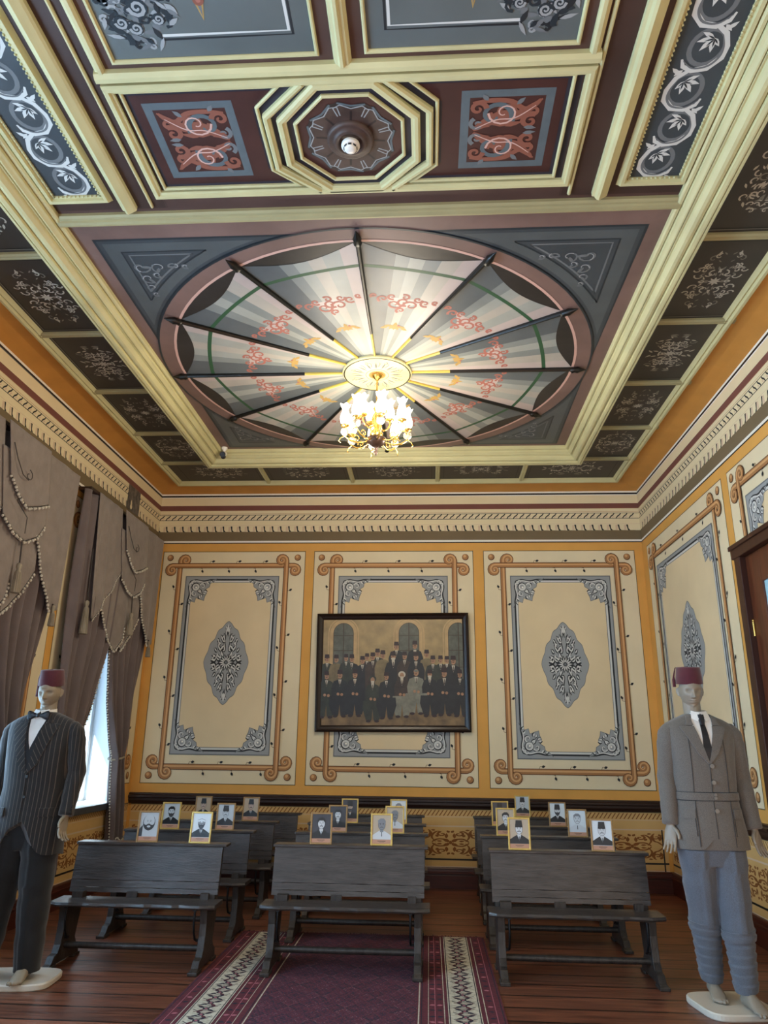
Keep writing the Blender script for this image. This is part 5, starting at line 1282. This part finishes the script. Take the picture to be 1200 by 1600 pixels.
def mannequin(P):
    t = empty('mannequin', P['loc']); tag(t, P['label'], 'mannequin', 'dressed mannequins')
    sk = P['skin']; hx = P['hx']; bodyx = P['bx']
    # base plate
    bp = MB(); n = 40; w_, d, r = P['base']; ring = []
    for k in range(n):
        a = 2*PI*k/n; ring.append((w_*math.copysign(abs(math.cos(a))**(.45), math.cos(a)), d*math.copysign(abs(math.sin(a))**(.45), math.sin(a))))
    R = Matrix.Rotation(r, 2)
    rg = lambda s_, z: [tuple(R @ Vector((x*s_, y*s_)))+(z,) for x, y in ring]
    bp.loft([rg(.98, 0), rg(1, .006), rg(1, .030), rg(.975, .038)], mat('white_enamel_base', '#c9c1b2', .35), True, True, False); b_o = bp.build('base_plate', t)
    # body
    B = MB(); fz = .038
    (lx, ly), (rx, ry) = P['feet']; az = P.get('footz', fz)
    for (fx_, fy_, toe, kx) in ((lx, ly, -.12, -.10), (rx, ry, .12, .10)):
        foot_into(B, fx_, fy_, fz, sk, toe)
        B.tube([(fx_, fy_+.005, fz+.05), (fx_, fy_+.012, .14), (fx_+(bodyx+kx-fx_)*.3, fy_*.75+.02, .36), (fx_+(bodyx+kx-fx_)*.45, fy_*.5+.0, .50), (bodyx+kx, .0, .90)], [.036, .037, .055, .05, .075], sk, 16)
    sh = P['sh_z']
    B.loft([sellipse(bodyx, 0, .14, .10, .86, 24), sellipse(bodyx, 0, .14, .10, 1.0, 24), sellipse(bodyx, 0, .12, .085, 1.2, 24), sellipse(bodyx, 0, .15, .10, sh-.2, 24), sellipse(bodyx*.9+hx*.1, 0, .16, .075, sh-.06, 24), sellipse(bodyx*.5+hx*.5, 0, .07, .06, sh+.0, 24)], sk)
    hc = (hx, -.015, P['chin']+.118)
    B.tube([(bodyx*.6+hx*.4, .012, sh-.06), (hx*.8+bodyx*.2, .008, sh+.03), (hx, .0, P['chin']+.06)], [.066, .056, .057], sk, 18)
    head_into(B, hc, sk, 1.0, P['turn'], P['nod'])
    for k, sx in ((0, -1), (1, 1)):
        a = P['arms'][k]      # shoulder, elbow, wrist
        B.tube([a[0], a[1], a[2]], [.05, .038, .026], sk, 12)
        d = Vector(a[3]); hand_into(B, a[2], d, P['hand_w'][k], sk, P['thumb'][k], 1.0, P['curl'])
    body = fuse(B, 'body', sk, t)
    # faint painted eyes and brows on the face
    ey = MB(); Rm = Matrix.Rotation(P['turn'], 3, 'Z') @ Matrix.Rotation(P['nod'], 3, 'X')
    # fez
    F = MB(); prof = [(.088, 0), (.090, .004), (.086, .05), (.079, .108), (.074, .114), (.003, .116)]
    tilt = Matrix.Rotation(P['nod']*.8, 3, 'X'); base = Vector((hx, -.005, P['chin']+.166)); rings = []
    for r_, h in prof: rings.append([base+Rm @ Vector((r_*math.cos(2*PI*k/40)*.98, r_*1.12*math.sin(2*PI*k/40), h)) for k in range(40)])
    F.loft(rings, m_fez, True, True, True); fo = F.build('fez', t)
    T = MB(); top = base+Rm @ Vector((0, 0, .117)); sxx = P['tassel']
    e1 = base+Rm @ Vector((sxx*.083, .01, .108)); e2 = base+Rm @ Vector((sxx*.096, .01, .05)); e3 = base+Rm @ Vector((sxx*.097, .01, P['tz']))
    T.tube([top, e1], .003, m_fez, 6); T.tube([e1, e2, e3], [.003, .006, .010], m_fez, 8); T.tube([e3, e3-Vector((0, 0, .05))], [.011, .012], m_fez, 8); T.build('fez_tassel', fo)
    # trousers
    tr = MB(); tm = P['trouser']; zc = P.get('tr_bot', .08)
    for k, ((fx_, fy_), kx) in enumerate(((P['feet'][0], -.095), (P['feet'][1], .095))):
        ax = fx_; 
        def cl(z):
            f = min(1, max(0, (z-.06)/.82)); return (ax+(bodyx+kx-ax)*f, (fy_+.01)*(1-f)+.0*f)
        rings = []; zz = zc
        while zz < .90:
            x, y = cl(zz); f = (zz-.06)/.82; rad = P['leg_r'][0]+(P['leg_r'][1]-P['leg_r'][0])*min(1, max(0, f))**P.get('leg_p', 1.1)
            rad *= 1+.03*math.sin(zz*31+k)+.015*math.sin(zz*57)
            ring = sellipse(x, y, rad, rad*1.12, zz, 36, 2.1)
            ring = [(p[0], p[1]-(.010 if abs(p[0]-x) < .02 and p[1] < y else 0), p[2]) for p in ring]
            rings.append(ring); zz += .02
        tr.loft(rings, tm, True, True, True)
    tr.loft([sellipse(bodyx, 0, .16, .11, .80, 36), sellipse(bodyx, 0, .195, .125, .88, 36), sellipse(bodyx, 0, .185, .12, 1.0, 36), sellipse(bodyx, 0, .165, .11, 1.12, 36)], tm)
    tro = fuse(tr, 'trousers', tm, t, .006)
    if P.get('puttee'):
        for k, (fx_, fy_) in enumerate(P['feet']):
            pu = MB(); rings = []; kx = (-.095, .095)[k]
            n_ = 52
            for i in range(n_+1):
                z = .125+(.47-(.02 if k else 0)-.125)*i/n_; f = (z-.06)/.82; x = fx_+(bodyx+kx-fx_)*f; y = (fy_+.01)*(1-f)
                band = (i % 8)/8; rad = .060+.052*f+.009*band+(.010 if i > n_-10 else 0)
                rings.append([(p[0], p[1], p[2]+.012*math.sin(2*PI*q/36+k)) for q, p in enumerate(sellipse(x, y, rad, rad*1.08, z, 36, 2.1))])
            pu.loft(rings, P['puttee'], True, True, True); pu.build('puttee', t)
    # jacket torso
    To = Torso(P['torso'], 2.5); jm = P['jacket']; J = MB(); nu = 96; rows_ = 44; rings = []
    zt = P['torso'][-1][0]
    for i in range(rows_+1):
        v = i/rows_; ring = []
        for k in range(nu):
            a = 2*PI*k/nu; c_, q = math.cos(a), math.sin(a)
            # hem cut away at the front centre
            fx0 = c_*P['torso'][0][1]
            bz = P['hem']+(P['cut']*math.exp(-((fx0-P.get('cutx', 0))/P['cutw'])**2) if q < 0 else 0)-.008*(q > 0)
            z = bz+(zt-bz)*v; w_, d, cy = lerp_tab(P['torso'], z)
            fold = 1+.012*math.sin(5*a+z*9)*(1-v)
            ring.append((bodyx*(1-v*.0)+w_*fold*math.copysign(abs(c_)**(2/2.5), c_), cy+d*fold*math.copysign(abs(q)**(2/2.5), q), z))
        rings.append(ring)
    J.loft(rings, jm, True, True, True)
    jt = J.build('jacket', t)
    def stripe(co): return co.x*(1+.15*(1.45-co.z)) if co.z < 1.45 else co.x
    if P['stripe']: add_stripe(jt, stripe)
    for k in (0, 1):
        a = P['arms'][k]; sx = (-1, 1)[k]; S = MB()
        s0, e0, w0 = Vector(a[0]), Vector(a[1]), Vector(a[2]); pts = []; rs = []
        cuff = w0+(e0-w0)*.02
        seq = [(s0+Vector((-sx*.06, 0, -.005)), .042), (s0+Vector((-sx*.02, 0, -.012)), .056), (s0+Vector((sx*.002, 0, -.035)), .062), (s0.lerp(e0, .3), .066), (s0.lerp(e0, .7), .061), (e0+Vector((sx*.002, .008, 0)), .059), (e0.lerp(cuff, .3), .057), (e0.lerp(cuff, .65), .053), (cuff, .049), (cuff+(cuff-e0).normalized()*.004, .042)]
        fine = []; rr = []
        for i in range(len(seq)-1):
            for j in range(5):
                f = j/5; fine.append(seq[i][0].lerp(seq[i+1][0], f)); rr.append((seq[i][1]+(seq[i+1][1]-seq[i][1])*f)*(1+.022*math.sin((i*5+j)*1.3+k)))
        fine.append(seq[-1][0]); rr.append(seq[-1][1])
        S.tube(fine, rr, jm, 28); so = S.build('sleeve', jt)
        if P['stripe']: add_stripe(so, lambda co: math.atan2(co.y-.0, co.x-(s0.x+e0.x)/2)*.06+1)
        for q in range(P['cuffb']):
            cb = MB(); p = cuff+(e0-cuff).normalized()*(.02+.022*q); cb.ball((p.x+sx*.045, p.y-.03, p.z), (.007, .007, .007), P['btn'], 8, 5); cb.build('cuff_button', so)
    # shirt, collar, tie, lapels
    vz = P['vz']; ct = zt; cx = bodyx
    def vx(z, a=.0): f = max(0, (z-vz)/(ct-.04-vz)); return .068*min(1, f)**.9+a
    s_ = MB(); rows = [(vz+(ct-.03-vz)*i/16, -vx(vz+(ct-.03-vz)*i/16)-.003, vx(vz+(ct-.03-vz)*i/16)+.003) for i in range(17)]
    To.patch(s_, rows, .005, m_shirt, 10, .004, cx); so = s_.build('shirt', t)
    if P['vest']:
        s_ = MB(); v2 = P['vest']
        for sx in (-1, 1):
            rows = []
            for i in range(17):
                z = vz+(ct-.03-vz)*i/16; o_ = vx(z)+.002; inn = 0 if z < v2 else min(o_, .062*((z-v2)/(ct-.03-v2))**.8)
                rows.append((z, sx*inn, sx*o_))
            To.patch(s_, rows, .009, m_vest, 6, .004, cx)
        s_.build('waistcoat', t)
    # collar
    c_ = MB(); nx, nz = bodyx, ct
    rings = [[(nx+r_*math.cos(a), .008+r_*.95*math.sin(a), z+(.02*(1+math.sin(a))*.5 if True else 0)) for a in [2*PI*k/32 for k in range(32)]] for r_, z in ((.076, ct-.035), (.070, ct+.012), (.064, ct+.014), (.062, ct-.03))]
    c_.loft(rings, m_shirt, True, False, True)
    for sx in (-1, 1):
        y0 = -.072
        c_.add([(nx+sx*.004, y0-.005, ct+.004), (nx+sx*.05, y0+.022, ct+.02), (nx+sx*.062, y0-.004, ct-.03), (nx+sx*.026, y0-.030, ct-.052), (nx+sx*.004, y0-.001, ct+.0), (nx+sx*.05, y0+.028, ct+.016), (nx+sx*.06, y0+.004, ct-.03), (nx+sx*.026, y0-.022, ct-.052)], [(0, 1, 2, 3), (4, 5, 6, 7), (0, 1, 5, 4), (1, 2, 6, 5), (2, 3, 7, 6), (3, 0, 4, 7)], m_shirt)
    c_.build('shirt_collar', so)
    if P['tie'] == 'long':
        s_ = MB(); zk = ct-.028
        rw = [];
        for i in range(13):
            z = vz+.004+(zk-.035-vz)*i/12; h_ = min(.030-.015*i/12, vx(z)+.002); rw.append((z, -h_, h_))
        To.patch(s_, rw, .010, m_tie, 8, .006, cx)
        s_.loft([sellipse(cx*.6+nx*.4, To.front(0, zk-.04)-.012, .014, .010, zk-.045, 12, 3), sellipse(nx, -.082, .022, .013, zk+.0, 12, 3), sellipse(nx, -.078, .019, .012, zk+.022, 12, 3)], m_tie)
        s_.build('necktie', t)
    else:
        s_ = MB(); y = -.098
        for sx in (-1, 1):
            R_ = []
            for u, h, dd in ((0, .010, .010), (.02, .014, .013), (.05, .028, .013), (.068, .032, .009), (.078, .026, .005)):
                R_.append([(nx+sx*u, y+dd*math.sin(a), ct-.026+h*math.cos(a)) for a in [2*PI*k/12 for k in range(12)]])
            s_.loft(R_, m_tie)
        s_.ball((nx, y-.006, ct-.026), (.013, .012, .015), m_tie, 12, 8); s_.build('bow_tie', t)
    # lapels and jacket collar
    for sx in (-1, 1):
        l = MB(); nz_ = ct-.085
        lw = P['lap']
        rows = [(vz-.012, sx*-.004, sx*.006), (vz+.05, sx*vx(vz+.05), sx*(vx(vz+.05)+lw*.55)), (nz_-.02, sx*vx(nz_-.02), sx*(vx(nz_-.02)+lw)), (nz_, sx*vx(nz_), sx*(vx(nz_)+lw*1.05)), (nz_+.006, sx*vx(nz_), sx*(vx(nz_)+lw*.62))]
        To.patch(l, densify(rows, 6), .013, jm, 8, .007, cx)
        lo = l.build('lapel', jt)
        if P['stripe']: add_stripe(lo, lambda co: co.x*.8+co.z*.5*sx)
        l = MB(); rows = [(nz_+.010, sx*vx(nz_+.01), sx*(vx(nz_)+lw*.60)), (nz_+.03, sx*vx(nz_+.03), sx*(vx(nz_+.03)+.035)), (ct-.012, sx*vx(ct-.03), sx*(vx(ct-.03)+.022))]
        To.patch(l, densify(rows, 5), .015, jm, 6, .007, cx); lo = l.build('collar', jt)
        if P['stripe']: add_stripe(lo, lambda co: co.x)
    # edge seam down the front, buttons, pockets
    l = MB(); To.patch(l, densify([(P['hem']+P['cut']*.9, -.001, .003), (vz-.01, -.001, .003)], 14), .0035, P['seam'], 2, .002, cx); l.build('front_seam', jt)
    for z in P['buttons']:
        b_ = MB(); y = To.front(.012, z, .009); b_.tube([(cx+.012, y+.004, z), (cx+.012, y-.003, z)], P['btn_r'], P['btn'], 16); b_.build('button', jt)
    for sx in (-1, 1):
        pz, px, pw = P['pocket']
        l = MB(); To.patch(l, densify([(pz-.045, sx*(px-pw), sx*(px+pw)), (pz+.01, sx*(px-pw), sx*(px+pw))], 4), .010, jm, 6, .005, cx); lo = l.build('pocket_flap', jt)
        if P['stripe']: add_stripe(lo, stripe)
        if P.get('norfolk'):
            l = MB(); To.patch(l, densify([(P['hem']+.02, sx*.108, sx*.112), (ct-.09, sx*.108, sx*.112)], 20), .004, P['seam'], 2, .003, cx); l.build('pleat_seam', jt)
            l = MB(); To.patch(l, densify([(P['hem']+.08, sx*(px-pw), sx*(px-pw+.003)), (pz-.04, sx*(px-pw), sx*(px-pw+.003))], 6), .003, P['seam'], 1, .002, cx); l.build('pocket_seam', jt)
    if P.get('norfolk'):
        l = MB(); zb_ = P['norfolk']; rings = []
        for z in (zb_-.022, zb_+.022):
            w_, d, cy = lerp_tab(P['torso'], z); rings.append(sellipse(cx, cy, w_+.007, d+.007, z, 64, 2.5))
        w_, d, cy = lerp_tab(P['torso'], zb_)
        l.loft([sellipse(cx, cy, w_-.004, d-.004, zb_-.022, 64, 2.5)]+rings+[sellipse(cx, cy, w_-.004, d-.004, zb_+.022, 64, 2.5)], jm, True, False, False); l.build('belt', jt)
        for zz in (zb_-.026, zb_+.024):  # dark line along each belt edge, the belt's shadow drawn in as colour
            w_, d, cy = lerp_tab(P['torso'], zz); l = MB(); l.loft([sellipse(cx, cy, w_+.0025, d+.0025, zz-.0025, 64, 2.5), sellipse(cx, cy, w_+.0025, d+.0025, zz+.0025, 64, 2.5)], P['seam'], True, True, False); l.build('belt_shadow_line', jt)
        for dz in (-.008, .012):
            b_ = MB(); y = To.front(.012, zb_, .017); b_.tube([(cx+.012, y+.004, zb_+dz), (cx+.012, y-.003, zb_+dz)], .009, P['btn'], 14); b_.build('button', jt)
    return t

mannequin(dict(loc=(1.82, 5.27, 0), label='mannequin in grey belted suit, puttees and burgundy fez on the right', skin=m_skin, hx=-.035, bx=-.01, base=(.215, .22, .14),
    feet=((.0-.045, .14), (.075, -.10)), sh_z=1.70, chin=1.762, turn=-.12, nod=.10,
    arms=(((-.212, .0, 1.635), (-.238, .02, 1.33), (-.262, -.03, 1.035), (-.12, -.12, -1)), ((.205, .0, 1.63), (.240, .02, 1.32), (.265, -.03, 1.015), (.12, -.12, -1))),
    hand_w=((.75, -.65, 0), (.8, .6, 0)), thumb=(1, -1), curl=.16, tassel=-1, tz=.03, trouser=m_gtr, leg_r=(.060, .112), tr_bot=.435, leg_p=.8, puttee=m_gtr,
    torso=[(.88, .236, .150, .0), (1.0, .226, .150, .0), (1.12, .205, .142, .0), (1.22, .194, .136, .0), (1.36, .202, .144, .0), (1.50, .215, .146, .005), (1.60, .226, .128, .008), (1.655, .222, .100, .01), (1.685, .185, .088, .012), (1.705, .135, .080, .012), (1.73, .080, .074, .012)],
    hem=.90, cut=.075, cutw=.045, jacket=m_gsuit, stripe=False, seam=m_gsuitd, vz=1.425, vest=None, tie='long', lap=.085, buttons=(1.40, 1.30, 1.13), btn_r=.0135, btn=m_btn, pocket=(1.13, .165, .045), norfolk=1.215, cuffb=0))
mannequin(dict(loc=(-2.74, 5.34, 0), label='mannequin in black pinstripe jacket, bow tie and fez by the left windows', skin=m_skin2, hx=-.005, bx=-.02, base=(.30, .20, .1),
    feet=((-.20, -.02), (.115, -.03)), sh_z=1.675, chin=1.722, turn=.10, nod=.14,
    arms=(((-.240, .0, 1.60), (-.272, .02, 1.31), (-.285, -.03, 1.03), (-.05, -.15, -1)), ((.218, .0, 1.60), (.255, .02, 1.30), (.255, -.06, 1.015), (.0, -.25, -1))),
    hand_w=((.3, -.9, 0), (.25, .95, 0)), thumb=(1, -1), curl=.3, tassel=-1, tz=-.03, trouser=m_navy, leg_r=(.080, .118), tr_bot=.075, leg_p=1.0,
    torso=[(.74, .245, .165, .0), (.95, .238, .162, .0), (1.10, .218, .148, .0), (1.20, .208, .142, .0), (1.34, .218, .148, .0), (1.48, .230, .150, .005), (1.57, .242, .132, .008), (1.625, .240, .102, .01), (1.655, .20, .090, .012), (1.677, .145, .082, .012), (1.702, .082, .074, .012)],
    hem=.775, cut=.22, cutw=.085, cutx=.0, jacket=m_pin, stripe=True, seam=m_pind, vz=1.30, vest=1.455, tie='bow', lap=.10, buttons=(1.27, 1.14), btn_r=.009, btn=m_btnd, pocket=(1.06, .175, .055), cuffb=3))
